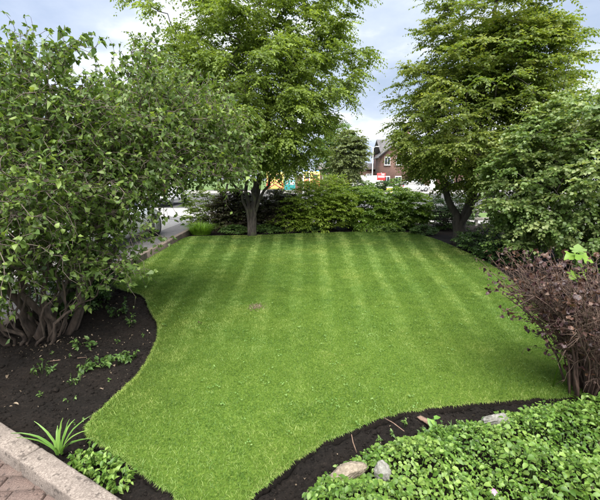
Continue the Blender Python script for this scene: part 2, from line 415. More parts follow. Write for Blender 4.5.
# ------------------------------------------------------------------ skeletons
class Skel:
    def __init__(s): s.p = []; s.par = []; s.main = []
    def add(s, p, par): s.p.append(np.asarray(p, float)); s.par.append(par); return len(s.p) - 1
    def stem(s, pts, par=-1):
        for q in pts: par = s.add(q, par)
        return par
    def connect(s, target, up=0.6, wobble=0.06, step=0.25, minz=0.0, sag=0.0):
        A = np.array(s.p); t = np.asarray(target, float)
        d = np.linalg.norm(A - t, axis=1)
        cost = d + up * np.maximum(0, A[:, 2] - t[2] + 0.25 * d) + 10 * (A[:, 2] < minz)
        i = int(np.argmin(cost)); a = A[i]; L = d[i]
        n = max(2, int(L / step) + 1)
        pdir = nrm(a - A[s.par[i]]) if s.par[i] >= 0 else np.array([0, 0, 1.0])
        c = a + (pdir * 0.5 + nrm(t - a) * 0.5) * L * 0.45 + np.array([0, 0, 0.08 * L])
        par = i
        for k in range(1, n + 1):
            u = k / n
            q = (1 - u) ** 2 * a + 2 * u * (1 - u) * c + u * u * t + rng.normal(0, wobble, 3) * (u * (1 - u) * 3 + 0.1) * min(1, L)
            q = q + np.array([0, 0, -sag * u * u * L])
            par = s.add(q, par)
        return par
    def radii(s, tip=0.004, e=2.3, base=None):
        n = len(s.p); r = np.zeros(n); ch = [[] for _ in range(n)]
        for i, pa in enumerate(s.par):
            if pa >= 0: ch[pa].append(i)
        acc = np.zeros(n)
        for i in range(n - 1, -1, -1):
            if not ch[i]: acc[i] = tip ** e
            if s.par[i] >= 0: acc[s.par[i]] += acc[i]
        r = acc ** (1 / e)
        s.ch = ch; s.r = r
        return r
    def chains(s):
        out = []; seen_root = [i for i, pa in enumerate(s.par) if pa < 0]
        stack = [(i, None) for i in seen_root]
        while stack:
            i, pa = stack.pop()
            ids = ([pa] if pa is not None else []) + [i]; rr = [min(s.r[pa], s.r[i] * 1.15)] if pa is not None else []
            rr.append(s.r[i])
            while s.ch[i]:
                c = max(s.ch[i], key=lambda q: s.r[q])
                for q in s.ch[i]:
                    if q != c: stack.append((q, i))
                i = c; ids.append(i); rr.append(s.r[i])
            out.append((np.array([s.p[q] for q in ids]), np.array(rr)))
        return out
def skel_mesh(sk, name, mat, parent, scale=1.0, flare=None, rmax=None):
    acc = Acc()
    for pts, rr in sk.chains():
        rr = rr * scale
        if rmax: rr = np.minimum(rr, rmax)
        if flare is not None:
            rr = rr * (1 + 0.7 * np.exp(-np.maximum(pts[:, 2] - flare, 0) / 0.12))
        if len(pts) < 2: continue
        acc.tube(pts, rr, 9 if rr[0] > 0.05 else (6 if rr[0] > 0.015 else 4))
    return acc.obj(name, mat, parent)

def ell_points(n, c, r, power=0.45, zmin=None):
    out = []
    while len(out) < n:
        v = nrm(rng.normal(0, 1, 3)) * rng.random() ** power
        q = np.array(c) + v * np.array(r)
        if zmin is None or q[2] > zmin: out.append(q)
    return np.array(out)

def sprays(T, center, ntw, nlf, L, flat=0.35, droop=0.35, size=0.075, sv=0.25, outward=0.7, upn=1.0, jitter=0.45):
    """leafy twigs fanning out from every tip T: returns leaf arrays and twig polylines"""
    n = len(T); out = nrm((T - center) * np.array([1, 1, 0.5]))
    P = []; D = []; Nn = []; S = []; V = []; tw = []
    az = U(0, 2 * np.pi, (n, ntw))
    rd = np.stack([np.cos(az), np.sin(az), U(-flat, flat, (n, ntw))], -1)
    d0 = nrm(rd + outward * out[:, None, :])
    Ls = L * U(0.6, 1.25, (n, ntw))
    cl = U(-0.3, 0.3, n)
    u = np.linspace(0.12, 1.0, nlf)
    for j in range(nlf):
        uu = np.clip(u[j] + U(-0.04, 0.04, (n, ntw)), 0, 1)
        pos = T[:, None, :] + d0 * (Ls * uu)[..., None]
        pos[..., 2] -= droop * Ls * uu ** 2
        td = d0.copy(); td[..., 2] -= 2 * droop * uu; td = nrm(td)
        side = nrm(np.cross(td, np.array([0, 0, 1.0]))) * (1 if j % 2 else -1)
        ld = nrm(td * 0.7 + side * 0.9 + rng.normal(0, 0.3, td.shape) + np.array([0, 0, -0.25]))
        nn = np.array([0, 0, 1.0]) * upn + rng.normal(0, jitter, td.shape) + 0.35 * out[:, None, :]
        P.append(pos.reshape(-1, 3)); D.append(ld.reshape(-1, 3)); Nn.append(nn.reshape(-1, 3))
        S.append((size * U(1 - sv, 1 + sv, (n, ntw)) * (0.75 + 0.4 * np.sin(np.pi * u[j]))).ravel())
        V.append((0.45 + cl[:, None] + U(-0.28, 0.28, (n, ntw)) + 0.15 * u[j]).ravel())
    return np.concatenate(P), np.concatenate(D), np.concatenate(Nn), np.concatenate(S), np.concatenate(V), (T, d0, Ls, droop)
def twig_mesh(acc, tw, every=1, r=0.0025, k=3):
    T, d0, Ls, droop = tw
    u = np.array([0, 0.5, 1.0])
    for i in range(0, len(T)):
        for j in range(0, d0.shape[1], every):
            pts = T[i] + d0[i, j] * (Ls[i, j] * u)[:, None]; pts[:, 2] -= droop * Ls[i, j] * u ** 2
            acc.tube(pts, np.array([r, r * 0.8, r * 0.4]), k)

# ------------------------------------------------------------------ the setting
def sheet(name, pts, z, mat, thick=0.0):
    V = [(x, y, z) for x, y in pts]
    bm = bmesh.new()
    f = bm.faces.new([bm.verts.new(v) for v in V])
    if thick:
        r = bmesh.ops.extrude_face_region(bm, geom=[f])
        bmesh.ops.translate(bm, vec=(0, 0, -thick), verts=[e for e in r['geom'] if isinstance(e, bmesh.types.BMVert)])
        bmesh.ops.recalc_face_normals(bm, faces=bm.faces)
    o = bm_obj(name, bm, mat)
    o['kind'] = 'structure'
    return o
sheet('ground', [(-700, -200), (700, -200), (700, 1200), (-700, 1200)], -0.16, 'verge')
sheet('driveway', [(-14, -8), (-3.6, -8), (-3.62, 6), (-3.86, 10.7), (-4.1, 16), (-14, 16)], 0.10, 'drive', 0.2)
sheet('gravel_strip', [(-4.25, 1), (-3.28, 1), (-3.30, 6), (-3.5, 10.6), (-3.7, 13.5), (-4.5, 13.5)], 0.105, 'gravel')
sheet('side_road', [(-60, 16), (-3.5, 16), (-3.5, 22), (-60, 22)], 0.02, 'drive')
sheet('footpath', [(-60, 14.2), (60, 14.2), (60, 16), (-60, 16)], 0.0, 'paving')
sheet('road', [(-120, 22), (120, 22), (120, 46), (-120, 46)], -0.02, 'asphalt')
sheet('forecourt', [(-120, 46.2), (120, 46.2), (120, 62), (-120, 62)], 0.02, 'paving')

def catmull(P, n=8):
    P = np.array(P, float); out = []
    for i in range(len(P)):
        p0, p1, p2, p3 = P[i - 1], P[i], P[(i + 1) % len(P)], P[(i + 2) % len(P)]
        for t in np.linspace(0, 1, n, endpoint=False):
            out.append(0.5 * (2 * p1 + (p2 - p0) * t + (2 * p0 - 5 * p1 + 4 * p2 - p3) * t * t + (3 * p1 - p0 - 3 * p2 + p3) * t ** 3))
    return np.array(out)
LAWN = catmull([(-0.36, 1.35), (-0.27, 1.65), (-0.17, 1.77), (0.0, 1.95), (0.27, 2.15), (0.74, 2.38), (1.22, 2.48), (1.72, 2.55), (2.25, 2.62), (2.55, 3.0),
    (2.86, 3.64), (3.34, 4.96), (3.84, 6.89), (3.98, 9.1), (3.85, 10.9), (3.2, 11.85), (0.98, 11.7), (-1.5, 11.1), (-3.05, 10.9), (-3.42, 10.5), (-3.36, 8.4), (-3.24, 6.3),
    (-2.95, 5.55), (-2.38, 5.16), (-2.03, 4.6), (-1.68, 4.0), (-1.52, 3.5), (-1.44, 2.98), (-1.48, 2.56), (-1.50, 2.27), (-1.44, 2.16), (-1.27, 2.04), (-0.93, 1.82), (-0.62, 1.62), (-0.5, 1.4)])
LAWN = LAWN + rng.normal(0, 0.006, LAWN.shape)
def inside(x, y, poly=LAWN):
    c = np.zeros(np.shape(x), bool); n = len(poly)
    for i in range(n):
        x1, y1 = poly[i]; x2, y2 = poly[i - 1]
        hit = ((y1 > y) != (y2 > y)) & (x < (x2 - x1) * (y - y1) / (y2 - y1 + 1e-12) + x1)
        c ^= hit
    return c
def edge_dist(x, y, poly=LAWN):
    d = np.full(np.shape(x), 1e9)
    for i in range(len(poly)):
        a = poly[i - 1]; b_ = poly[i]; ab = b_ - a; L2 = ab @ ab + 1e-12
        t = np.clip(((x - a[0]) * ab[0] + (y - a[1]) * ab[1]) / L2, 0, 1)
        d = np.minimum(d, np.hypot(x - a[0] - t * ab[0], y - a[1] - t * ab[1]))
    return d
def vnoise(x, y, s, seed):
    r = np.random.default_rng(seed); g = r.random((64, 64))
    x = x * s; y = y * s; xi = np.floor(x).astype(int); yi = np.floor(y).astype(int); fx = x - xi; fy = y - yi
    fx = fx * fx * (3 - 2 * fx); fy = fy * fy * (3 - 2 * fy)
    G = lambda a, b_: g[a % 64, b_ % 64]
    return (G(xi, yi) * (1 - fx) + G(xi + 1, yi) * fx) * (1 - fy) + (G(xi, yi + 1) * (1 - fx) + G(xi + 1, yi + 1) * fx) * fy
# kerb line (front of the left bed); soil lies on its far side
KA = np.array([-2.52, 2.46]); KB = np.array([-0.62, 1.435]); KD = (KB - KA) / np.linalg.norm(KB - KA); KN = np.array([-KD[1], KD[0]])
def soil_h(x, y):
    h = 0.05 * (vnoise(x, y, 1.3, 1) - 0.5) + 0.05 * (vnoise(x, y, 6, 2) - 0.5) + 0.035 * (vnoise(x, y, 17, 3) - 0.5) + 0.022 * (vnoise(x, y, 38, 4) - 0.5)
    base = -0.025 + 0.06 * np.exp(-((x + 2.9) ** 2 + (y - 3.7) ** 2) / 0.8) + 0.05 * np.clip((y - 12) / 2, 0, 1)
    return base + h
xs = np.concatenate([np.arange(-3.5, -3.1, 0.06), np.arange(-3.1, 3.1, 0.028), np.arange(3.1, 9.6, 0.22)])
ys = np.concatenate([np.arange(-1, 1.5, 0.2), np.arange(1.5, 5.6, 0.028), np.arange(5.6, 14.2, 0.18)])
GX, GY = np.meshgrid(xs, ys)
GZ = soil_h(GX, GY)
sd = (GX - KA[0]) * KN[0] + (GY - KA[1]) * KN[1]
ins = inside(GX, GY); ed = edge_dist(GX, GY)
GZ = np.where(ins, GZ - 0.05 - np.minimum(ed, 0.2) * 0.3, GZ - 0.008 * np.exp(-ed / 0.05))
GZ = np.where(sd < -0.02, np.minimum(GZ - 0.12, -0.13), GZ)
nx, ny = len(xs), len(ys)
i = (np.arange(ny - 1)[:, None] * nx + np.arange(nx - 1)[None, :]).ravel()
o = mk('soil_bed', np.stack([GX.ravel(), GY.ravel(), GZ.ravel()], 1), np.stack([i, i + 1, i + nx + 1, i + nx], 1), 'soil', None, None, True, (0, 0, 0))
o['kind'] = 'structure'
# lawn: a slab with a cut edge
bm = bmesh.new()
f = bm.faces.new([bm.verts.new((x, y, 0.012)) for x, y in LAWN])
r = bmesh.ops.extrude_face_region(bm, geom=[f])
bmesh.ops.translate(bm, vec=(0, 0, -0.10), verts=[e for e in r['geom'] if isinstance(e, bmesh.types.BMVert)])
bmesh.ops.recalc_face_normals(bm, faces=bm.faces)
o = bm_obj('lawn', bm, 'thatch', None, origin=(0, 0, 0)); o['kind'] = 'structure'
for pl in o.data.polygons:                                  # the cut side of the turf is earth
    if abs(pl.normal.z) < 0.5: pl.material_index = 1
o.data.materials.append(M['soil'])

# grass blades
def blades(n, ylo, yhi, hmin, hmax, w, seg):
    x = U(-3.6, 4.1, n); y = U(ylo, yhi, n)
    k = inside(x, y); x, y = x[k], y[k]
    ed = edge_dist(x, y)
    bare = np.exp(-(((x + 0.58) / 0.09) ** 2 + ((y - 4.63) / 0.13) ** 2))
    thin = vnoise(x, y, 2.5, 8)
    k = rng.random(len(x)) > 0.9 * bare + 0.25 * (thin < 0.25)
    x, y, ed = x[k], y[k], ed[k]; n = len(x)
    # mowing stripes: the mower left the blades leaning away from or towards the house in turn
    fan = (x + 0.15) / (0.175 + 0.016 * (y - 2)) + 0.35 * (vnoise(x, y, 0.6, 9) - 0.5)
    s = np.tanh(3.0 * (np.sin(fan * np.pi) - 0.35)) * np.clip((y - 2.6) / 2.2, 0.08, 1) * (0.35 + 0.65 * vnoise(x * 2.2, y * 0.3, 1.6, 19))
    lean = np.stack([rng.normal(0.0, 0.55, n), rng.normal(0, 0.5, n) + 0.34 * s], 1)
    h = U(hmin, hmax, n) * (0.85 + 0.3 * vnoise(x, y, 4, 10)) * np.where(ed < 0.06, 1.15, 1.0)
    a = U(0, np.pi, n); wx = np.cos(a) * w * U(0.7, 1.3, n) / 2; wy = np.sin(a) * w * U(0.7, 1.3, n) / 2
    z0 = np.full(n, 0.008)
    var = 0.42 + U(-0.3, 0.3, n) + 0.25 * (vnoise(x, y, 1.1, 5) - 0.5) + 0.32 * (vnoise(x, y, 5, 6) - 0.5) + 0.42 * (vnoise(x, y, 13, 16) - 0.5) + 0.3 * (vnoise(x, y, 29, 17) - 0.5) + 0.18 * s + np.where(rng.random(n) < 0.06, 0.45, 0) + 0.15 * np.exp(-ed / 0.12)  # stripe term also paints the light and dark of leaning blades into their colour
    if seg == 1:
        V = np.stack([np.stack([x - wx, y - wy, z0], 1), np.stack([x + wx, y + wy, z0], 1),
                      np.stack([x + lean[:, 0] * h, y + lean[:, 1] * h, z0 + h * 0.92], 1)], 1)
        T = np.arange(n)[:, None] * 3 + np.array([[0, 1, 2]]); k = 3
    else:
        mx, my = x + lean[:, 0] * h * 0.35, y + lean[:, 1] * h * 0.35
        V = np.stack([np.stack([x - wx, y - wy, z0], 1), np.stack([x + wx, y + wy, z0], 1),
                      np.stack([mx - wx * .8, my - wy * .8, z0 + h * 0.6], 1), np.stack([mx + wx * .8, my + wy * .8, z0 + h * 0.6], 1),
                      np.stack([x + lean[:, 0] * h * 1.1, y + lean[:, 1] * h * 1.1, z0 + h * 0.92], 1)], 1)
        T = (np.arange(n)[:, None, None] * 5 + np.array([[[0, 1, 3], [0, 3, 2], [2, 3, 4]]])).reshape(-1, 3); k = 5
    return V.reshape(-1, 3), T, np.repeat(np.clip(var, 0, 1), k)
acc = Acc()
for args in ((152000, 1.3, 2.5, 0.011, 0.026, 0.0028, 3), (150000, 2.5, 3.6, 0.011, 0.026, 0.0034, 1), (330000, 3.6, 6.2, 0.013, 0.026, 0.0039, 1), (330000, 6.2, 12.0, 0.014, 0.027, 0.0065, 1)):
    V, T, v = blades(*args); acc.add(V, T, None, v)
def edge_blades(n):
    i_ = rng.integers(0, len(LAWN), n); a = LAWN[i_ - 1]; b_ = LAWN[i_]; t_ = rng.random(n)[:, None]
    p_ = a + (b_ - a) * t_; tn = nrm(b_ - a); out = np.stack([tn[:, 1], -tn[:, 0]], 1)
    tst = p_ + out * 0.03; sgn = np.where(inside(tst[:, 0], tst[:, 1]), -1.0, 1.0)[:, None]; out = out * sgn
    p_ = p_ - out * U(0, 0.03, n)[:, None]; h = U(0.006, 0.022, n); wv = tn * (0.0017 + 0.0004 * p_[:, 1:2])
    l1 = p_ + out * (h * U(.1, .6, n))[:, None]; l2 = p_ + out * (h * U(.6, 1.3, n))[:, None] + rng.normal(0, .006, (n, 2))
    V = np.stack([np.column_stack([p_ - wv, np.full(n, .008)]), np.column_stack([p_ + wv, np.full(n, .008)]), np.column_stack([l1 + wv * .8, .008 + h * .5]), np.column_stack([l1 - wv * .8, .008 + h * .5]),
                  np.column_stack([l2, .008 + h * U(-.5, .6, n)])], 1)
    T = (np.arange(n)[:, None, None] * 5 + np.array([[[0, 1, 2], [0, 2, 3], [3, 2, 4]]])).reshape(-1, 3)
    return V.reshape(-1, 3), T, np.repeat(np.clip(U(.3, .95, n), 0, 1), 5)
V, T, v = edge_blades(15000); acc.add(V, T, None, v)
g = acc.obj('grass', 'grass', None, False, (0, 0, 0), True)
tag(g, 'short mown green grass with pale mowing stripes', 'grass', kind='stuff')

# brick paving in the bottom corner, laid in courses
pav = sheet('pavement', [(-4, -1), (-0.2, -1), (KB[0] + 0.2, KB[1] - 0.15), (KB[0], KB[1] - 0.02), (KA[0], KA[1] - 0.02), (-4, 3.3)], -0.055, 'sand', 0.1)
pav_me = []
for i in range(5):
    bm = bmesh.new(); add_box(bm, (0, 0, 0), (0.196 - 0.002 * i, 0.096, 0.05), 0.004, 0, 1)
    for v in bm.verts: v.co.z += 0.002 * math.sin(v.co.x * 30 + i)
    o = bm_obj('paving_brick', bm, 'paver', None, origin=(0, 0, 0)); pav_me.append(o.data); bpy.data.objects.remove(o)
rz = R(2.5); ca, sa = math.cos(rz), math.sin(rz); nb = 0
for r_ in range(-8, 20):
    for c_ in range(-14, 6):
        lx = c_ * 0.203 + (r_ % 2) * 0.1015; ly = r_ * 0.1035
        x = -1.2 + lx * ca - ly * sa; y = 1.2 + lx * sa + ly * ca
        q = (np.array([x, y]) - KA) @ KN
        if x > -0.5 or y < 0.95 or x < -2.7: continue
        if q > -0.03: continue
        o = bpy.data.objects.new('paving_brick', pav_me[(r_ * 7 + c_ * 3) % 5]); C.objects.link(o)
        o.parent = pav; o.location = np.array([x, y, -0.055 + U(-0.003, 0.003)]) - WL[pav.name]; o.rotation_euler = (U(-.01, .01), U(-.01, .01), rz + U(-.012, .012)); nb += 1
# concrete kerb of separate stones
def kerb_stone(a, b_, k, parent, w=0.125, top=0.068, bot=-0.13):
    L = np.linalg.norm(b_ - a); ang = math.atan2(*(b_ - a)[::-1])
    bm = bmesh.new()
    add_box(bm, (0, 0, 0), (L - 0.012, w, top - bot), 0.016, 0, 3)
    bmesh.ops.subdivide_edges(bm, edges=[e for e in bm.edges if e.calc_length() > 0.2], cuts=14, use_grid_fill=True)
    for v in bm.verts:
        v.co += Vector(rng.normal(0, 0.0011, 3))
    c = (a + b_) / 2 - KN * (w / 2)
    bmesh.ops.transform(bm, matrix=Matrix.Translation((c[0], c[1], (top + bot) / 2)) @ Matrix.Rotation(ang + U(-.006, .006), 4, 'Z'), verts=bm.verts)
    return bm_obj('kerb_stone', bm, 'kerb', parent, True)
kerb = thing('kerb', (KA[0], KA[1], -0.1), 'pale concrete kerb stones between brick paving and dark soil bed', 'kerb')
joint = np.array([-1.625, 1.977])
for a, b_ in ((joint - KD * 0.915, joint), (joint, joint + KD * 0.915), (joint + KD * 0.915, joint + KD * 1.3)):
    kerb_stone(a, b_, 0, kerb)
# edging wall along the drive
edg = thing('edging_wall', (-3.3, 6, 0), 'low brown edging kerb between gravel drive and left side of lawn', 'kerb')
ex = lambda y: -3.28 - 0.03 * (y - 6.2) - 0.02 * max(0, y - 8.5)
yy = 1.4
while yy < 11.4:
    y2 = yy + 0.9; a = np.array([ex(yy), yy]); b_ = np.array([ex(y2), y2]); d = b_ - a
    bm = bmesh.new(); add_box(bm, (0, 0, 0), (0.892, 0.13, 0.33), 0.012, 0, 2)
    for v in bm.verts: v.co += Vector(rng.normal(0, 0.003, 3))
    bmesh.ops.transform(bm, matrix=Matrix.Translation(((a[0] + b_[0]) / 2 - 0.08, (yy + y2) / 2, -0.01 + U(-.006, .006))) @ Matrix.Rotation(math.atan2(d[1], d[0]), 4, 'Z'), verts=bm.verts)
    bm_obj('edging_stone', bm, 'edging', edg)
    yy = y2

# soil clods and litter
def clods(n, xr, yr, smin, smax):
    iv = np.array([(1, 0, 0), (0, 1, 0), (-1, 0, 0), (0, -1, 0), (0, 0, 1), (0, 0, -1.)]); it = np.array([[0, 1, 4], [1, 2, 4], [2, 3, 4], [3, 0, 4], [1, 0, 5], [2, 1, 5], [3, 2, 5], [0, 3, 5]])
    if smax > 0.02:
        ico = bmesh.new(); bmesh.ops.create_icosphere(ico, subdivisions=1, radius=1.0)
        iv = np.array([v.co[:] for v in ico.verts]); it = np.array([[v.index for v in f_.verts] for f_ in ico.faces]); ico.free()
    x = U(*xr, n); y = U(*yr, n)
    k = ~inside(x, y) & (edge_dist(x, y) > 0.03) & (((x - KA[0]) * KN[0] + (y - KA[1]) * KN[1]) > 0.02) & (x > -3.2)
    x, y = x[k], y[k]; n = len(x); s = smin + (smax - smin) * rng.random(n) ** 3
    sc = s[:, None, None] * U(0.6, 1.2, (n, 1, 3)) * np.array([1, 1, 0.7])
    V = iv[None] * sc * U(0.75, 1.2, (n, len(iv), 1))
    V = V + np.stack([x, y, soil_h(x, y) + s * 0.15], 1)[:, None, :]
    return V.reshape(-1, 3), (it[None] + (np.arange(n) * len(iv))[:, None, None]).reshape(-1, 3)
V, T = clods(48000, (-3.2, 3), (1.4, 5.6), 0.003, 0.015)
V2, T2 = clods(1500, (-3.2, 3), (1.4, 5.6), 0.008, 0.03)
T = np.concatenate([T, T2 + len(V)]); V = np.concatenate([V, V2])
o = mk('soil_clods', V, T, 'soil', None, None, False, (0, 0, 0)); tag(o, 'loose crumbs of dark soil on the beds', 'soil', kind='stuff')

# ------------------------------------------------------------------ trees
def tree(name, base, label, stems, tips, center, bark, leafmat, ntw, nlf, L, size, droop=0.35, flat=0.35, up=0.6, minz=0.9, tip_r=0.0055, e=2.25,
         tpl='diamond', W=0.6, group=None, cat='tree', jitter=0.45, sag=0.0, wob=0.06, extra=0, every=3, flare=True, stem_r=None):
    t = thing(name, base, label, cat, group)
    sk = Skel()
    prof = []
    for i_, st in enumerate(stems):
        sk.stem(st)
        if stem_r: prof += list(np.linspace(1, 0.3, len(st)) * stem_r[i_])
    order = np.argsort(np.linalg.norm(tips - np.array([base[0], base[1], base[2] + 1.2]), axis=1))
    ends = []
    for i_ in order:
        sk.connect(tips[i_], up=up, minz=base[2] + minz, wobble=wob, sag=sag); ends.append(sk.p[-1])
    sk.radii(tip_r, e)
    if prof: sk.r[:len(prof)] = np.maximum(sk.r[:len(prof)], prof)
    skel_mesh(sk, 'trunk', bark, t, flare=base[2] if flare else None)
    ends = np.array(ends)
    if extra:
        P0 = np.array(sk.p); thin = np.where((sk.r < 0.022) & (P0[:, 2] > base[2] + minz + 0.3))[0]
        ends = np.concatenate([ends, P0[rng.choice(thin, min(extra, len(thin)), replace=False)]])
    P, D, Nn, S, V, tw = sprays(ends, np.array(center), ntw, nlf, L, flat, droop, size, jitter=jitter)
    acc = Acc(); twig_mesh(acc, tw, every, 0.003); acc.obj('twigs', bark, t)['kind'] = 'stuff'
    leaf_mesh('crown', t, P, D, Nn, S, V, leafmat, W, tpl)
    return t
def wig(pts, amp=0.03):
    pts = np.array(pts, float); out = []
    for a, b_ in zip(pts[:-1], pts[1:]):
        n = max(2, int(np.linalg.norm(b_ - a) / 0.2))
        for k in range(n): out.append(a + (b_ - a) * k / n + rng.normal(0, amp, 3) * (1 if out else 0))
    out.append(pts[-1]); return np.array(out)
def crown_tips(parts, keep=None):
    A = np.concatenate([ell_points(n, c, r, pw) for n, c, r, pw in parts])
    return A if keep is None else A[[bool(keep(q)) for q in A]]

# left tree: several limbs leaving a short pale trunk
bx, by = -1.5, 11.08
stems = [wig([(bx, by, -0.05), (bx + 0.02, by, 0.4), (bx + 0.08, by, 0.9), (bx + 0.28, by - 0.05, 1.6), (bx + 0.5, by - 0.1, 2.6), (bx + 0.6, by - 0.1, 4.2), (bx + 0.4, by, 6.6)]),
         wig([(bx - 0.05, by + 0.02, -0.05), (bx - 0.05, by, 0.6), (bx - 0.1, by - 0.05, 1.4), (bx - 0.4, by - 0.3, 2.6), (bx - 0.9, by - 0.5, 4.4)]),
         wig([(bx + 0.07, by - 0.03, -0.05), (bx + 0.12, by - 0.05, 0.7), (bx + 0.42, by - 0.2, 1.4), (bx + 0.85, by - 0.4, 2.1), (bx + 1.6, by - 0.6, 3.0)]),
         wig([(bx - 0.02, by + 0.06, -0.05), (bx, by + 0.08, 0.6), (bx + 0.1, by + 0.3, 1.5), (bx + 0.1, by + 0.7, 3.2)]),
         wig([(bx + 0.04, by - 0.06, -0.05), (bx + 0.05, by - 0.08, 0.7), (bx + 0.12, by - 0.3, 1.5), (bx + 0.05, by - 0.8, 2.8), (bx - 0.1, by - 1.0, 4.2)]),
         wig([(bx - 0.06, by - 0.03, -0.05), (bx - 0.07, by - 0.05, 0.7), (bx - 0.25, by - 0.2, 1.3), (bx - 0.7, by - 0.4, 2.0), (bx - 1.4, by - 0.5, 3.2)])]
tips = crown_tips([(340, (-1.1, 10.7, 4.4), (2.6, 2.4, 2.9), 0.4), (110, (-2.3, 10.3, 5.2), (2.3, 2.2, 2.6), 0.4), (60, (-1.2, 9.7, 2.7), (2.2, 1.0, 0.6), 0.6), (60, (0.4, 10.4, 5.0), (1.4, 1.6, 2.2), 0.5)],
                  lambda q: q[2] > 1.95 and not (q[0] > 0.75 and q[2] < 3.1) and not (q[0] > 0.2 and q[2] < 2.4))
tree('broadleaf_tree', (bx, by, 0), 'tall fresh green tree with forked pale trunk behind left side of lawn', stems, tips, (-1.1, 10.9, 3.6), 'bark_tree', 'leaf_lime', 12, 13, 0.52, 0.075, droop=0.42, flat=0.6, jitter=0.65, minz=1.0, extra=300, stem_r=(.10, .07, .06, .06, .055, .05))

# right tree: dark leaning trunk, dense olive crown
bx, by = 4.4, 9.9
stems = [wig([(bx, by, -0.05), (bx - 0.02, by, 0.4), (bx - 0.1, by, 0.7), (bx - 0.35, by, 1.2), (bx - 0.8, by - 0.1, 2.2), (bx - 1.1, by - 0.2, 3.2)]),
         wig([(bx + 0.08, by, -0.05), (bx + 0.08, by, 0.45), (bx + 0.22, by, 1.1), (bx + 0.3, by, 2.2), (bx + 0.35, by, 4.0), (bx + 0.5, by, 6.4)]),
         wig([(bx - 0.06, by - 0.05, -0.05), (bx + 0.0, by - 0.06, 0.5), (bx + 0.35, by - 0.2, 1.3), (bx + 0.9, by - 0.3, 2.4), (bx + 1.5, by - 0.3, 3.6)])]
tips = crown_tips([(350, (4.65, 9.7, 3.35), (2.3, 2.2, 2.1), 0.4), (200, (4.6, 9.8, 4.9), (1.65, 1.7, 2.2), 0.42), (70, (5.35, 9.7, 4.5), (1.2, 1.5, 1.8), 0.5), (60, (3.2, 9.4, 2.2), (1.3, 1.2, 0.8), 0.6)],
                  lambda q: q[2] > 1.35 and not (q[0] < 3.1 and q[2] < 2.2) and not (q[0] < 3.75 and q[2] < 1.8) and not (q[0] < 2.5 and q[2] < 2.6))
tree('broadleaf_tree', (bx, by, 0), 'dense olive green conical tree with dark forked trunk at right back of lawn', stems, tips, (4.5, 9.8, 2.9), 'bark_dark', 'leaf_olive', 11, 13, 0.5, 0.074, droop=0.3, flat=0.5, jitter=0.6, minz=0.7, extra=220, stem_r=(.12, .13, .085))

# right shrub, broad and dense
bx, by = 5.7, 7.2
stems = [wig([(bx + a * 0.15, by + b_ * 0.15, -0.05), (bx + a * 0.5, by + b_ * 0.4, 0.8), (bx + a * 1.1, by + b_ * 0.9, 1.8)]) for a, b_ in ((-1, -.6), (-.5, .6), (.4, -.7), (.9, .3), (0, 0), (-.9, 0))]
tips = crown_tips([(620, (5.7, 7.1, 1.75), (2.0, 1.5, 1.6), 0.25), (140, (6.3, 7.1, 2.6), (1.3, 1.2, 0.9), 0.4), (40, (4.5, 6.9, 1.0), (0.8, 0.9, 0.7), 0.5)], lambda q: q[2] > 0.25)
tree('large_shrub', (bx, by, 0), 'big rounded dense green shrub at right edge in front of the olive tree', stems, tips, (5.8, 7.2, 1.5), 'bark_dark', 'leaf_maple', 9, 10, 0.34, 0.068, droop=0.25, flat=0.6, jitter=0.6, minz=0.25, W=0.8, cat='shrub', tip_r=0.004, flare=False)

# ------------------------------------------------------------------ contorted hazel
HB = (-2.85, 3.75, 0.0)
hz = thing('contorted_hazel', HB, 'large twisted hazel bush with many bare stems on left soil bed', 'shrub')
def twisted(p0, p1, n=10, amp=0.07):
    p0, p1 = np.array(p0, float), np.array(p1, float); d = nrm(p1 - p0)
    a = nrm(np.cross(d, [0.3, 1, 0.2])); b_ = np.cross(d, a); ph = U(0, 6.3); fr = U(1.2, 2.2)
    out = []
    for k in range(n + 1):
        u = k / n; w_ = amp * min(1, 3 * u) * (1 - 0.3 * u)
        out.append(p0 + (p1 - p0) * u + w_ * (a * math.sin(ph + fr * 6.28 * u) - a * math.sin(ph) * (1 - u) + b_ * math.cos(ph + fr * 6.28 * u)) + rng.normal(0, 0.012, 3) * (u > 0))
    return np.array(out)
sk = Skel(); stem_rng = []
stem_defs = [((-2.62, 3.78), (-2.15, 3.95, 1.35), .055), ((-2.78, 3.62), (-2.75, 3.35, 1.4), .05), ((-2.95, 3.7), (-3.05, 3.4, 1.5), .06), ((-2.9, 3.9), (-2.6, 4.5, 1.5), .05),
             ((-2.7, 3.7), (-2.45, 3.3, 1.1), .035), ((-3.02, 3.5), (-3.0, 2.8, 1.15), .045), ((-2.6, 3.85), (-2.05, 4.3, 1.35), .042), ((-2.85, 3.52), (-2.75, 2.85, 1.0), .03),
             ((-2.68, 3.6), (-2.62, 3.5, 1.3), .03), ((-3.05, 3.85), (-3.3, 4.2, 1.5), .05), ((-2.66, 3.52), (-2.05, 3.4, .75), .028)] + [((-2.88 + 0.22 * math.cos(k * 2.4), 3.68 + 0.2 * math.sin(k * 2.4)), (-2.75 + (0.5 + .03 * k) * math.cos(k * 2.4 + .4), 3.6 + .5 * math.sin(k * 2.4 + .4), .8 + .06 * (k % 6)), .013 + .003 * (k % 4)) for k in range(16)]
for (x, y), e_, r_ in stem_defs:
    a0 = len(sk.p); sk.stem(twisted((x, y, -0.04), e_, 11, 0.06)); stem_rng.append((a0, len(sk.p), r_))
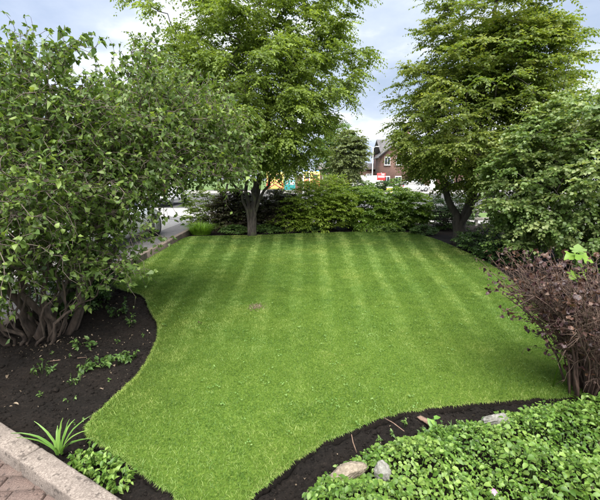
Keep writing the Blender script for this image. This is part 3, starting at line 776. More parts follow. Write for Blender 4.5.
htips = crown_tips([(240, (-2.55, 3.9, 1.95), (1.3, 1.2, 0.9), 0.35), (260, (-1.80, 4.95, 2.0), (1.12, 1.2, 0.95), 0.38), (90, (-2.65, 2.85, 1.55), (0.85, 0.7, 0.75), 0.4),
                    (30, (-2.2, 3.7, 2.75), (0.9, 0.8, 0.35), 0.6), (34, (-2.3, 3.9, 1.0), (0.9, 0.7, 0.35), 0.6), (60, (-2.9, 3.4, 1.05), (0.6, 0.8, 0.5), 0.6), (150, (-1.85, 5.0, 2.45), (1.0, 1.0, 0.7), 0.5), (40, (-2.75, 4.6, 1.3), (.4, .5, .45), .6), (190, (-3.2, 4.7, 1.75), (.85, .8, 1.05), .5), (70, (-2.6, 3.6, 2.1), (.9, .8, .8), .6)],
                   lambda q: q[2] > 0.5 and q[1] > 2.0 and not (q[0] > -1.75 and q[2] < 1.15 and q[1] < 4.6) and not (q[1] > 4.0 and q[2] < np.interp(q[0] / q[1], [-.6, -.5, -.33], [.6, 1.15, 1.72])) and not (q[2] > 2.45 and -2.1 < q[0] / q[1] * 3.5 < -1.55 and q[1] < 4.3))
hends = []
for q in htips[np.argsort(np.linalg.norm(htips - np.array([-2.7, 3.8, 1.0]), axis=1))]:
    sk.connect(q, up=0.4, wobble=0.16, step=0.11, minz=0.5); hends.append(sk.p[-1])
sk.radii(0.0028, 2.05)
for a0, a1, r_ in stem_rng:
    prof = r_ * 0.62 * np.linspace(1.15, 0.5, a1 - a0)
    ac = Acc(); ac.tube(np.array(sk.p[a0:a1]), np.maximum(prof, np.array(sk.r[a0:a1]) * 0.8) * (1 + 0.12 * rng.normal(0, 1, a1 - a0)), 10); ac.obj('stem', 'bark_hazel', hz)
nst = stem_rng[-1][1]
ac = Acc()
for pts, rr in sk.chains():
    if pts.shape[0] > 2: ac.tube(pts, np.minimum(rr, 0.022), 5)
ac.obj('branches', 'twig_hazel', hz)
# curly leafy twigs
hends = np.array(hends); ac = Acc(); LP = []; LD = []; LN = []; LS = []; LV = []
allp = np.array(sk.p)[nst:]
anchors = np.concatenate([np.repeat(hends, 4, 0), allp[rng.choice(len(allp), 1700)]])
for q in anchors:
    n = 6; d = nrm(rng.normal(0, 1, 3) + 0.8 * nrm(q - np.array([-2.6, 3.8, 1.6])) + np.array([0, 0, 0.25])); L = U(0.18, 0.48)
    a = nrm(np.cross(d, rng.normal(0, 1, 3))); b_ = np.cross(d, a); u = np.linspace(0, 1, n); ph = U(0, 6.3); fr = U(0.9, 2.0); am = U(0.02, 0.05)
    pts = q + d * (L * u)[:, None] + (am * np.sqrt(u))[:, None] * (np.sin(ph + fr * 6.28 * u)[:, None] * a + np.cos(ph + fr * 6.28 * u)[:, None] * b_) - am * 0 
    pts[:, 2] -= 0.12 * L * u ** 2
    pts[0] = q
    ac.tube(pts, np.linspace(0.0042, 0.0018, n), 3)
    m_ = int(rng.integers(10, 21)); cv = U(-0.25, 0.25)
    for k in range(m_):
        j = int(rng.integers(1, n)); ld = nrm(rng.normal(0, 0.8, 3) + np.array([0, 0, -0.35]) + 0.4 * d)
        LP.append(pts[j]); LD.append(ld); LN.append(rng.normal(0, 0.65, 3) + np.array([0, 0, 0.9])); LS.append(0.014 + 0.034 * rng.random() ** 1.3); LV.append(0.45 + cv + U(-0.38, 0.38))
ac.obj('twigs', 'twig_hazel', hz)['kind'] = 'stuff'
LP, LD, LN, LS, LV = map(np.array, (LP, LD, LN, LS, LV))
near = np.argsort(np.linalg.norm(LP - np.array([0, 0, 1.7]), axis=1) + 3.0 * (LP[:, 0] < -0.86 * LP[:, 1] - 0.1))
pick = near[:290]; rest = near[290:]
leaf_objects(hz, LP[pick], LD[pick], LN[pick], LS[pick] * 1.25, 'leaf_hazel', 0.8)
far_ = np.linalg.norm(LP[rest] - np.array([0, 0, 1.7]), axis=1) > 3.7
fr_ = rest[far_]; rest = rest[~far_]
leaf_mesh('foliage', hz, LP[fr_], LD[fr_], LN[fr_], LS[fr_] * 1.28, LV[fr_], 'leaf_hazel', U(0.75, 1.05, len(fr_)), 'fold', U(-0.3, 1.1, len(fr_)), smooth=True, rumple=0.13)
leaf_mesh('foliage', hz, LP[rest], LD[rest], LN[rest], LS[rest], LV[rest], 'leaf_hazel', U(0.6, 0.95, len(rest)), 'ovate', U(-0.3, 1.1, len(rest)), smooth=True, rumple=0.17)
print('hazel leaves', len(LP))

# ------------------------------------------------------------------ purple-leaved shrub, clipped, mostly bare twigs
PB = (2.36, 2.64, 0.0)
pu = thing('purple_shrub', PB, 'clipped twiggy brown shrub with few dark purple leaves at right edge', 'shrub')
acc_s = Acc(); tw_ = Acc(); PP = []; PD = []
for i in range(95):
    az = U(0, 6.283); rr = abs(rng.normal(0, 1)) * 0.09
    b0 = np.array([PB[0] + rr * math.cos(az), PB[1] + rr * math.sin(az), -0.03])
    sp = U(0.15, 0.78); az2 = az + rng.normal(0, 0.6); top = U(0.74, 1.08) - 0.16 * sp
    e_ = b0 + np.array([math.cos(az2) * sp, math.sin(az2) * sp * 0.85, top])
    u = np.linspace(0, 1, 9)
    c_ = b0 + np.array([math.cos(az2) * sp * 0.22, math.sin(az2) * sp * 0.22, top * 0.6])
    pts = (1 - u)[:, None] ** 2 * b0 + 2 * (u * (1 - u))[:, None] * c_ + (u ** 2)[:, None] * e_ + rng.normal(0, 0.008, (9, 3)) * (u > 0)[:, None]
    r0 = U(0.005, 0.011) if i > 10 else U(0.012, 0.02)
    ac = Acc(); ac.tube(pts, np.linspace(r0, 0.003, 9), 6); ac.obj('stem', 'stem_purple', pu)
    for k in range(int(rng.integers(10, 18))):
        j = int(rng.integers(3, 9)); q = pts[j]
        d = nrm(rng.normal(0, 0.65, 3) + nrm(e_ - b0) * 0.9 + np.array([math.cos(az2), math.sin(az2), 0]) * 0.35)
        L = U(0.1, 0.3); n = 5; uu = np.linspace(0, 1, n)
        tp = q + d * (L * uu)[:, None] + rng.normal(0, 0.006, (n, 3)) * uu[:, None] * 2 + np.array([0, 0, 0.05]) * (uu ** 2)[:, None]
        zcap = 1.1
        if tp[-1, 2] > zcap: tp = q + (tp - q) * max(0.15, (zcap - q[2]) / max(1e-3, tp[-1, 2] - q[2]))
        tw_.tube(tp, np.linspace(0.0028, 0.0014, n), 4)
        if rng.random() < 0.75:
            PP.append(tp[-1]); PD.append(nrm(d + rng.normal(0, 0.5, 3)))
        for _ in range(2):
            j2 = int(rng.integers(1, 5)); d2 = nrm(d + rng.normal(0, 0.7, 3)); L2 = U(0.04, 0.13)
            if tp[j2, 2] + d2[2] * L2 > zcap + 0.03: continue
            tw_.tube(np.array([tp[j2], tp[j2] + d2 * L2 * 0.5 + rng.normal(0, .004, 3), tp[j2] + d2 * L2]), np.array([0.0018, 0.0014, 0.001]), 3)
            if rng.random() < 0.35: PP.append(tp[j2] + d2 * L2); PD.append(d2)
tw_.obj('twigs', 'twig_purple', pu)['kind'] = 'stuff'
PP, PD = np.array(PP), np.array(PD)
# leaves survive mainly on the outer side towards the lawn and along the clipped top
wgt = 0.22 + 0.9 * np.clip((PB[0] - 0.1 - PP[:, 0]) / 0.6, 0, 1) + 0.12 * (PP[:, 2] > 0.95)
k = np.where(rng.random(len(PP)) < wgt)[0]; rng.shuffle(k); P2 = np.repeat(PP[k[100:1300]], 4, 0); P2 = P2 + rng.normal(0, .016, P2.shape); n2 = len(P2)
leaf_mesh('foliage', pu, P2, rng.normal(0, 1, (n2, 3)) + np.array([0, 0, .2]), rng.normal(0, .6, (n2, 3)) + np.array([0, 0, 1.]), U(.014, .036, n2), U(0, 1, n2) ** 1.3, 'leaf_purple', 1.0, 'lobed', .3, rumple=.08)
PP, PD = PP[k[:100]], PD[k[:100]]
PP = np.repeat(PP, 3, 0)[:298] + rng.normal(0, 0.014, (min(298, 3 * len(PP)), 3)); PD = nrm(np.repeat(PD, 3, 0)[:len(PP)] + rng.normal(0, 0.5, PP.shape))
leaf_objects(pu, PP, PD, rng.normal(0, 0.5, PP.shape) + np.array([0, 0, 1.0]), U(0.025, 0.05, len(PP)), 'leaf_purple', 1.05, 'lobed')

# bright seedling growing through its top
sd_ = thing('seedling', (2.1, 2.72, 0.0), 'bright yellow-green seedling with lobed leaves rising above the twiggy purple shrub', 'plant')
ac = Acc(); sp_ = np.array([(2.1, 2.72, -0.02), (2.13, 2.7, 0.5), (2.12, 2.69, 0.95), (2.11, 2.68, 1.13)]); ac.tube(sp_, np.array([.005, .0045, .004, .003]), 6); ac.obj('stem', 'leaf_sprout', sd_)
lp = np.array([(2.11, 2.68, 1.13), (2.11, 2.68, 1.13), (2.11, 2.68, 1.14), (2.11, 2.68, 1.14), (2.12, 2.68, 1.06), (2.12, 2.68, 1.0), (2.12, 2.68, 1.01), (2.12, 2.69, 0.95)])
ldir = np.array([(-1, -.3, .05), (0.9, -.5, -.1), (.2, .3, 0.8), (-.4, -.8, .2), (1, -.2, -.2), (-.8, -.6, -.2), (.6, -.8, -.1), (-.3, -1, 0)])
ac = Acc()
for a, b_ in zip(lp, nrm(ldir)): ac.tube(np.array([a, a + b_ * 0.025]), np.array([.002, .0016]), 4)
ac.obj('leaf_stalks', 'leaf_sprout', sd_)
leaf_objects(sd_, lp + nrm(ldir) * 0.022, nrm(ldir), np.tile([0.1, -0.35, 1.0], (8, 1)) + rng.normal(0, .2, (8, 3)), np.array([.092, .09, .075, .07, .065, .07, .06, .05]), 'leaf_sprout', 1.0, 'palm')

# ------------------------------------------------------------------ border planting at the back
def bush(name, label, c, r, n, mat, size, layered=False, W=0.6, tpl='diamond', cat='shrub', group=None, bark='bark_dark', L=0.22, ntw=7, nlf=8, droop=0.15, power=0.3, jitter=0.5, nstem=7, zlo=0.05):
    t = thing(name, (c[0], c[1], 0.0), label, cat, group)
    tips = ell_points(n, c, r, power, zlo)
    if layered:
        lv = layered; tips[:, 2] = 0.5 * tips[:, 2] + 0.5 * np.round(tips[:, 2] / lv) * lv + 0.18 * (vnoise(tips[:, 0], tips[:, 1], 1.7, 77) - .5) + rng.normal(0, 0.05, n)
        tips[:, 2] = np.maximum(tips[:, 2], zlo)
    ac = Acc()
    b0 = np.array([c[0], c[1], -0.04])
    for i in rng.choice(n, min(n, nstem * 8), replace=False):
        e_ = tips[i]; s_ = b0 + np.append(rng.normal(0, 0.12 * r[0], 1), [rng.normal(0, .08), 0])
        u = np.linspace(0, 1, 6)[:, None]; cc = s_ * 0.6 + e_ * 0.4; cc[2] = e_[2] * 0.7
        ac.tube((1 - u) ** 2 * s_ + 2 * u * (1 - u) * cc + u * u * e_ + rng.normal(0, .012, (6, 3)), np.linspace(0.014, 0.004, 6), 5)
    ac.obj('stems', bark, t)
    P, D, Nn, S, V, tw = sprays(tips, np.array([c[0], c[1], c[2] * 0.6]), ntw, nlf, L, 0.25, droop, size, jitter=jitter)
    k = P[:, 2] > 0.01
    leaf_mesh('foliage', t, P[k], D[k], Nn[k], S[k], V[k], mat, W, tpl)
    return t
bush('dark_shrub', 'dark purple-black shrub in the hedge behind the forked pale trunk', (-2.2, 12.3, .6), (0.85, .6, .78), 330, 'leaf_berberis', .075)
bush('dark_shrub', 'dark maroon shrub in the hedge just right of the forked pale trunk', (-0.75, 12.45, .62), (.9, .6, .7), 340, 'leaf_berberis', .075)
bush('layered_shrub', 'light green shrub with flat layered branches in middle of back hedge', (0.6, 12.2, .8), (1.35, .75, .8), 280, 'leaf_layer', .075, layered=.22, L=.32, bark='bark_dark')
bush('layered_shrub', 'tallest pale yellowish layered shrub standing behind the middle of the hedge', (1.0, 12.9, 1.15), (0.85, .5, .72), 130, 'leaf_layer', .07, layered=.2, L=.32)
bush('layered_shrub', 'low light green layered shrub in front of maroon shrub right of trunk', (-0.35, 11.95, .42), (.6, .3, .3), 70, 'leaf_layer', .065, layered=.2, L=.28)
bush('laurel_shrub', 'glossy green rounded shrub in right half of back hedge', (2.2, 12.7, .7), (1.05, .7, .74), 260, 'leaf_laurel', .095, W=.5, droop=.3)
bush('laurel_shrub', 'glossy green shrub at right end of back hedge beside olive tree', (3.6, 12.8, .7), (1.05, .7, .72), 260, 'leaf_laurel', .095, W=.5, droop=.3)
bush('dark_shrub', 'low dark shadowy shrub behind right tree trunk', (5.2, 12.6, .55), (0.95, .6, .65), 170, 'leaf_box', .06)
bush('low_evergreen', 'low spreading dark evergreen at foot of olive tree', (4.6, 8.75, .22), (0.72, .7, .3), 150, 'leaf_box', .045, L=.16)
bush('low_evergreen', 'low dark evergreen mat between olive tree and big rounded shrub', (4.35, 7.55, .18), (0.5, .55, .25), 90, 'leaf_box', .045, L=.15)
bush('dark_shrub', 'added dark filler shrub behind the hazel stems, blocking the bright drive', (-3.0, 4.55, .35), (0.3, .6, .42), 130, 'leaf_box', .045, L=.15)  # added to hide the bright drive and keep the gaps between stems dark
bush('box_shrub', 'small dark evergreen at corner of left soil bed beside edging', (-2.92, 5.15, .36), (0.3, .35, .38), 90, 'leaf_box', .038, L=.13, W=.55)
bush('hedge_shrub', 'green leafy shrub behind yellow-green grass tuft at left end of hedge', (-3.2, 12.7, .65), (0.9, .6, .75), 180, 'leaf_lime', .06)
for x, y, r_, lb in ((-1.1, 11.75, .5, 'low green ground plant at foot of maroon shrub right of pale trunk'), (0.2, 11.95, .5, 'low green ground plant in front of the middle of the hedge'),
                     (-2.1, 11.45, .4, 'low green ground plant left of pale forked trunk'), (3.0, 12.0, .42, 'light low plant clump in front of right end of hedge'), (3.95, 11.4, .4, 'light low plant clump left of dark forked trunk')):
    bush('border_plant', lb, (x, y, .1), (r_, .25, .16), 60, 'leaf_weed', .05, L=.13, W=.5, cat='plant', nstem=2)
# fern-like dark plants
bush('fern_plant', 'dark arching leaves under glossy shrubs at back border', (2.6, 12.0, .18), (.7, .2, .22), 60, 'leaf_laurel', .11, W=.25, L=.2, droop=.5, cat='plant', nstem=2)

# yellow-green grass tuft
tf = thing('grass_tuft', (-3.15, 11.35, 0), 'bright yellow-green grassy tuft at far left corner of lawn', 'ornamental grass')
acc = Acc()
for i in range(900):
    az = U(0, 6.283); rr = math.sqrt(rng.random()) * 0.3; L = U(0.2, 0.62) * (1 - .9 * rr); o_ = U(0.15, 0.5) + 1.8 * rr
    b0 = np.array([-3.15 + rr * math.cos(az), 11.35 + rr * math.sin(az) * .7, 0.0]); d = np.array([math.cos(az), math.sin(az), 0])
    m1 = b0 + d * o_ * L * .4 + np.array([0, 0, L * .65]); tp = b0 + d * o_ * L * 1.2 + np.array([0, 0, L * (0.95 - .35 * o_)])
    w_ = np.array([-d[1], d[0], 0]) * 0.005
    acc.add(np.array([b0 - w_, b0 + w_, m1 + w_, m1 - w_, tp]), [[3, 2, 4]], [[0, 1, 2, 3]], np.full(5, U(0, 1)))
o = acc.obj('blades', 'tuft', tf, False, use_var=True); o['kind'] = 'stuff'

# stone at the foot of the hedge
def rock(name, label, c, s, mat, seed, tilt=0.0, cat='stone', cuts=2):
    bm = bmesh.new(); bmesh.ops.create_icosphere(bm, subdivisions=cuts + 1, radius=1.0)
    r = np.random.default_rng(seed); pl = nrm(r.normal(0, 1, (9, 3))); dd = r.uniform(0.6, 0.95, 9)
    for v in bm.verts:
        p_ = np.array(v.co)
        for a, d_ in zip(pl, dd):
            e_ = p_ @ a - d_
            if e_ > 0: p_ = p_ - a * e_ * 0.85
        q_ = p_ * (1 + 0.10 * (vnoise(p_[0] + p_[2] * .7, p_[1] - p_[2] * .5, 3.0, seed) - .5) + 0.16 * (vnoise(p_[0] - p_[2], p_[1] + p_[2], 7.0, seed + 1) - .5) + 0.02 * r.normal()); v.co = q_ * np.array(s)
    bmesh.ops.transform(bm, matrix=Matrix.Translation(c) @ Matrix.Rotation(tilt, 4, 'Z'), verts=bm.verts)
    o = bm_obj(name, bm, mat); return tag(o, label, cat)
rock('stone', 'flat pale stone at lawn edge below the glossy hedge', (2.25, 12.0, 0.06), (.22, .12, .09), 'pale_stone', 4)
rock('stone', 'largest tan stone half buried in bright ground cover at bottom', (0.275, 1.80, 0.03), (.135, .055, .055), 'stone', 7, 0.35, cuts=4)
rock('stone', 'grey upright stone poking through ground cover at bottom', (0.47, 1.78, 0.06), (.05, .05, .06), 'pale_stone', 9, 0.9, cuts=4)
rock('stone', 'small pale flat stone between soil and ground cover near purple shrub', (1.36, 2.22, 0.06), (.10, .06, .06), 'pale_stone', 12, 0.2, cuts=4)

# ------------------------------------------------------------------ front planting
def gc_edge(x):           # far edge of the ground cover
    return np.interp(x, [-0.1, 0.05, 0.2, 0.45, 0.7, 1.0, 1.3, 1.62, 2.0, 2.6, 3.3], [1.55, 1.70, 1.88, 2.0, 2.1, 2.2, 2.27, 2.35, 2.44, 2.5, 2.6])
n = 36000
x = U(-0.02, 3.2, n); y = U(1.0, 2.7, n); ge = gc_edge(x) + 0.07 * (vnoise(x, y, 9, 31) - 0.5)
k = (y < ge) & (x > 0.02 + 0.1 * (1.75 - y)) ; x, y, ge = x[k], y[k], ge[k]
sx = np.minimum(1, (ge - y) / 0.22)
hh = (0.04 + 0.11 * sx + 0.10 * np.clip((x - 1.2) / 0.8, 0, 1) * sx) * (0.3 + 0.8 * vnoise(x, y, 4, 32) + 0.65 * vnoise(x, y, 11, 34)) * U(0.5, 1.08, len(x))
# leave the stones showing
for cx, cy, rx, ry in ((0.275, 1.80, .15, .075), (0.47, 1.77, .05, .06), (1.36, 2.2, .085, .06)):
    hh = np.where(((x - cx) / rx) ** 2 + ((y - cy + .015) / ry) ** 2 < 1, hh * 0.2, hh)
P = np.stack([x, y, np.maximum(hh, 0.01)], 1); n = len(P)
az = U(0, 6.283, n)
D = np.stack([np.cos(az), np.sin(az), U(-.45, .35, n)], 1); Nn = rng.normal(0, .38, (n, 3)) + np.array([0, -0.1, 1.0])
var = 0.5 + 0.45 * (vnoise(x, y, 3, 33) - .5) + U(-.36, .36, n)
S = 0.011 + 0.031 * rng.random(n) ** 1.7
Vv, Tt, kk = leaf_arrays(P, D, Nn, S, U(.55, .8, n), 'ovate', U(0, .35, n))
acc = Acc(); acc.add(Vv, Tt, None, np.repeat(np.clip(var, 0, 1), kk))
ks = rng.choice(n, 2600, replace=False)
for i in ks:
    b0 = np.array([P[i, 0] + U(-.02, .02), P[i, 1] + U(-.02, .02), -0.02])
    V, Q, T = tube_arrays(np.array([b0, P[i]]), 0.0014, 3); acc.add(V, T, Q, np.full(len(V), 0.2))
gc = acc.obj('ground_cover', 'leaf_cover', None, True, (1.0, 1.8, 0), True)
tag(gc, 'bright green leafy ground cover filling bottom right corner', 'ground cover', kind='stuff')

# small pale leaves and stalks growing at the front edge of the cover
def sprig(name, label, base, n, h, spread, size, mat='leaf_weed', group=None, W=.6, seed=0, cat='weed', strag=0.5):
    t = thing(name, (base[0], base[1], 0), label, cat, group)
    bx_, by_ = base; ac = Acc(); P = []; D = []; Nn = []; S = []
    for i in range(max(2, n // 7)):
        az = U(0, 6.283); z0 = float(soil_h(np.array(bx_), np.array(by_)))
        e_ = np.array([bx_ + math.cos(az) * spread * U(.2, 1), by_ + math.sin(az) * spread * U(.2, 1), z0 + h * U(.4, 1)])
        s_ = np.array([bx_ + math.cos(az) * spread * .3, by_ + math.sin(az) * spread * .3, z0 - 0.02]); m_ = (s_ + e_) / 2 + np.array([0, 0, h * .25])
        ac.tube(np.array([s_, m_, e_]), np.array([.002, .0016, .001]), 4)
        for k in range(7):
            u = U(.25, 1.0); P.append((1 - u) ** 2 * s_ + 2 * u * (1 - u) * m_ + u * u * e_)
            D.append(nrm(rng.normal(0, .8, 3) + np.array([math.cos(az), math.sin(az), .1]) * .7)); Nn.append(rng.normal(0, .35, 3) + np.array([0, 0, 1.])); S.append(size * U(.6, 1.3))
    ac.obj('stems', mat, t)['kind'] = 'stuff'
    P, D, Nn, S = map(np.array, (P, D, Nn, S))
    leaf_mesh('foliage', t, P, D, Nn, S, U(.1, .95, len(P)), mat, W, 'ovate', .2, smooth=True)
    return t
wg = 'small weeds on the left soil bed'
for k, (x, y, sp_) in enumerate([(-1.98, 3.02, .1), (-1.86, 3.08, .11), (-1.74, 3.14, .1), (-1.63, 3.2, .09)]):
    sprig('weed_clump', ('leafy weed clump nearest the paving, first in the weed row on left bed', 'second weed clump in the leafy row on left soil bed', 'third weed clump in the leafy row on left soil bed', 'weed clump at lawn end of the leafy row on left bed')[k], (x, y), 56, .1, sp_, .042, group='weed row on the left soil bed')
sprig('weed_clump', 'feathery pale weed below the hazel stems near the picture edge', (-2.28, 2.92), 63, .13, .11, .032, W=.4)
sprig('weed_clump', 'fine pale weed in front of the leafy weed row', (-1.92, 2.78), 49, .1, .07, .022, W=.4)
sprig('weed_clump', 'green weed growing at foot of the hazel stems', (-2.2, 3.42), 49, .11, .14, .045)
sprig('weed_clump', 'upright pale weed in middle of left bed beside the lawn curve', (-2.02, 4.05), 42, .16, .08, .035, W=.45)
sprig('weed_clump', 'dark leafy weed patch right behind the hazel stems', (-2.3, 4.35), 70, .2, .2, .045, mat='leaf_box')
for x, y in ((-1.8, 2.55), (-1.68, 2.9), (-2.2, 3.15), (-1.9, 3.55), (-1.75, 3.75), (-2.4, 3.25), (-2.1, 2.6), (-1.62, 2.35)):
    sprig('weed_seedling', 'tiny green weed seedling on dark soil of left bed', (x, y), 14, .04, .05, .02, group=wg)
# straggly seedlings at the edge of the ground cover
for k, (x, y) in enumerate(((0.55, 2.12), (0.66, 2.2), (0.84, 2.17), (1.0, 2.25), (1.15, 2.3), (0.76, 2.27))):
    sprig('weed_seedling', 'small pale seedling on soil strip in front of the lawn', (x, y), 14, .06, .05, .024, group='seedlings on the front soil strip', mat='leaf_weed')
sprig('weed_plant', 'tall thin grassy weed stalk at edge of ground cover', (0.99, 2.14), 21, .22, .04, .05, W=.15)
sprig('weed_plant', 'broad pale-leaved weed at far edge of ground cover', (0.93, 2.15), 28, .15, .05, .06, mat='leaf_strap', W=.7)
# small leaves along the kerb behind the strap-leaved plant
for k, (x, y) in enumerate(((-1.36, 1.96), (-1.24, 1.89), (-1.13, 1.82), (-1.02, 1.745))):
    sprig('kerbside_plant', ('low leafy plant beside the strap-leaved plant along kerb', 'second low leafy plant from the strap-leaved plant along kerb', 'third low leafy plant from the strap-leaved plant along kerb', 'low leafy plant along kerb nearest the bottom edge')[k], (x, y), 140, .1, .1, .032, mat='leaf_cover', group='low plants along the kerb', cat='plant')
# strap-leaved plant
st = thing('strap_leaved_plant', (-1.53, 2.0, 0), 'strap-leaved green bulb plant growing beside the kerb', 'plant')
for k, (az, L, out_) in enumerate(((105, .25, .2), (58, .24, .5), (140, .28, .5), (168, .27, .95), (25, .25, .75), (82, .19, .3), (122, .2, .5), (195, .22, 1.1), (42, .29, .8), (265, .13, .7), (330, .2, .95), (5, .18, 1.1), (75, .26, .62))):
    a = R(az); d = np.array([math.cos(a), math.sin(a) * .5, 0]); sd2 = np.array([-math.sin(a), math.cos(a), 0.0])
    b0 = np.array([-1.53, 2.0, -0.01]) + d * .018; u = np.linspace(0, 1, 8)
    ctr = b0 + d * (out_ * L * u ** 1.6)[:, None] + np.array([0, 0, 1.0]) * (L * (u - .42 * out_ * u ** 2.4))[:, None]
    ctr = ctr + sd2 * (U(-.05, .05) * u ** 2)[:, None] + rng.normal(0, .0015, ctr.shape)
    w_ = U(0.0075, 0.0115) * np.sin(np.pi * np.clip(u * .82 + .18, 0, 1)) ** .7 * (1 - .2 * u); w_[-1] = .001
    Lf = ctr + sd2 * w_[:, None]; Rt = ctr - sd2 * w_[:, None]; Md = ctr - np.array([0, 0, .004]) - d * .004
    V = np.concatenate([Lf, Md, Rt]); q = np.arange(7)
    mk('strap_leaf', V, np.concatenate([np.stack([q, q + 1, q + 9, q + 8], 1), np.stack([q + 8, q + 9, q + 17, q + 16], 1)]), 'leaf_strap', st, np.full(24, U(0.1, .9)), True)

# pink flower in the cover
fl = thing('pink_flower', (0.965, 1.53, 0), 'single pink flower in ground cover at bottom edge', 'flower')
ac = Acc(); ac.tube(np.array([(0.965, 1.53, -.02), (0.97, 1.535, .17)]), .0018, 5); ac.obj('stem', 'leaf_cover', fl)
az = np.arange(6) * 1.047 + .3 + U(-.2, .2, 6)
leaf_objects(fl, np.tile([0.97, 1.535, .17], (6, 1)), np.stack([np.cos(az), np.sin(az), np.full(6, .5)], 1), np.stack([-.4 * np.cos(az), -.4 * np.sin(az), np.full(6, 1.)], 1), U(.014, .021, 6), 'petal', .9)
for o in fl.children:
    if o.name.startswith('leaf'): o.name = 'petal'

# wood chip, sticks, fallen leaves
bm = bmesh.new(); add_box(bm, (0, 0, 0), (.15, .04, .012))
bmesh.ops.subdivide_edges(bm, edges=[e for e in bm.edges if e.calc_length() > .1], cuts=7, use_grid_fill=True)
for v in bm.verts:
    u_ = v.co.x / .075; v.co.y = v.co.y * (1 - .35 * u_ * u_ - .25 * u_) + .006 * math.sin(u_ * 3 + 1) + rng.normal(0, .0018); v.co.z += .008 * math.cos(u_ * 2) + rng.normal(0, .0012); v.co.x += rng.normal(0, .002)
bmesh.ops.transform(bm, matrix=Matrix.Translation((.90, 2.265, .012)) @ Matrix.Rotation(R(-62), 4, 'Z') @ Matrix.Rotation(R(8), 4, 'Y'), verts=bm.verts)
tag(bm_obj('bark_chip', bm, 'woodchip'), 'pinkish brown strip of bark lying on front soil strip', 'bark')
for a, b_, lb in (((.60, 2.30, .03), (.70, 2.14, .045), 'thin pale stick leaning on soil left of the bark strip'), ((.36, 2.0, 0.0), (.33, 2.04, .1), 'thin dry stalk standing in soil above the tan stone'), ((-2.35, 3.12, .03), (-2.05, 3.2, .03), 'thin dry twig lying on soil under the hazel')):
    ac = Acc(); a, b_ = np.array(a), np.array(b_); ac.tube(np.array([a, (a + b_) / 2 + rng.normal(0, .006, 3), b_]), np.array([.0035, .003, .002]), 6)
    tag(ac.obj('stick', 'woodchip'), lb, 'stick')
for x, y, a, lb in ((-1.62, 3.95, .4, 'curled dry leaf on dark soil by the lawn curve'), (-1.2, 4.0, 1.2, 'dark fallen leaf lying on the grass left of centre')):
    V, T, k = leaf_arrays(np.array([[x, y, .05]]), np.array([[math.cos(a), math.sin(a), .1]]), np.array([[.1, 0, 1.]]), np.array([.07]), .5, 'ovate', .5)
    tag(mk('fallen_leaf', V, T, 'leaf_purple' if x > -1.5 else 'leaf_weed', None, np.full(len(V), .5), True), lb, 'leaf')

# pale litter on the soil, dry patch on the lawn
M['litter'] = leaf_mat('litter', [(0.10, 0.075, 0.05), (0.22, 0.17, 0.12), (0.40, 0.34, 0.26)], 0.1, 0.8)
n = 1500; x = U(-3.1, 3, n); y = U(1.4, 5.6, n)
k = ~inside(x, y) & (edge_dist(x, y) > .03) & (((x - KA[0]) * KN[0] + (y - KA[1]) * KN[1]) > .03); x, y = x[k], y[k]
bx2 = rng.normal(-2.5, .3, 260); by2 = rng.normal(3.45, .14, 260); x = np.append(x, bx2); y = np.append(y, by2); n = len(x); az = U(0, 6.283, n)
lt = leaf_mesh('leaf_litter', None, np.stack([x, y, soil_h(x, y) + .012], 1), np.stack([np.cos(az), np.sin(az), U(-.3, .3, n)], 1), rng.normal(0, .4, (n, 3)) + np.array([0, 0, 1.]), .006 + .03 * rng.random(n) ** 3, rng.random(n) ** 2, 'litter', U(.2, .8, n), 'ovate', .3, rumple=.1)
tag(lt, 'pale specks of dry leaf and twig litter on the soil beds', 'litter', kind='stuff')
n = 260; x = rng.normal(-.58, .055, n); y = rng.normal(4.63, .07, n); az = U(0, 6.283, n)
dg = leaf_mesh('dry_grass', None, np.stack([x, y, np.full(n, .016)], 1), np.stack([np.cos(az), np.sin(az), U(0, .35, n)], 1), rng.normal(0, .3, (n, 3)) + np.array([0, 0, 1.]), U(.015, .04, n), U(.1, .8, n), 'litter', .2, 'diamond')
tag(dg, 'small tan patch of dry grass on the lawn left of centre', 'dry grass', kind='stuff')

# clover and daisy leaves dotted over the lawn
n = 800; x = U(-2, 3, n); y = 1.6 + 6.5 * rng.random(n) ** 1.6
k = inside(x, y) & (vnoise(x, y, 1.7, 41) > .48); x, y = x[k], y[k]
P = np.repeat(np.stack([x, y, np.full(len(x), .03)], 1), 5, 0); n = len(P); P[:, :2] += rng.normal(0, .014, (n, 2)); az = U(0, 6.283, n)
cl = leaf_mesh('clover', None, P, np.stack([np.cos(az), np.sin(az), U(-.1, .3, n)], 1), rng.normal(0, .3, (n, 3)) + np.array([0, 0, 1.]), U(.008, .02, n), U(0, 1, n) ** 1.5, 'clover', .7, 'diamond')
tag(cl, 'pale clover and daisy leaves dotted through the lawn', 'clover', kind='stuff')

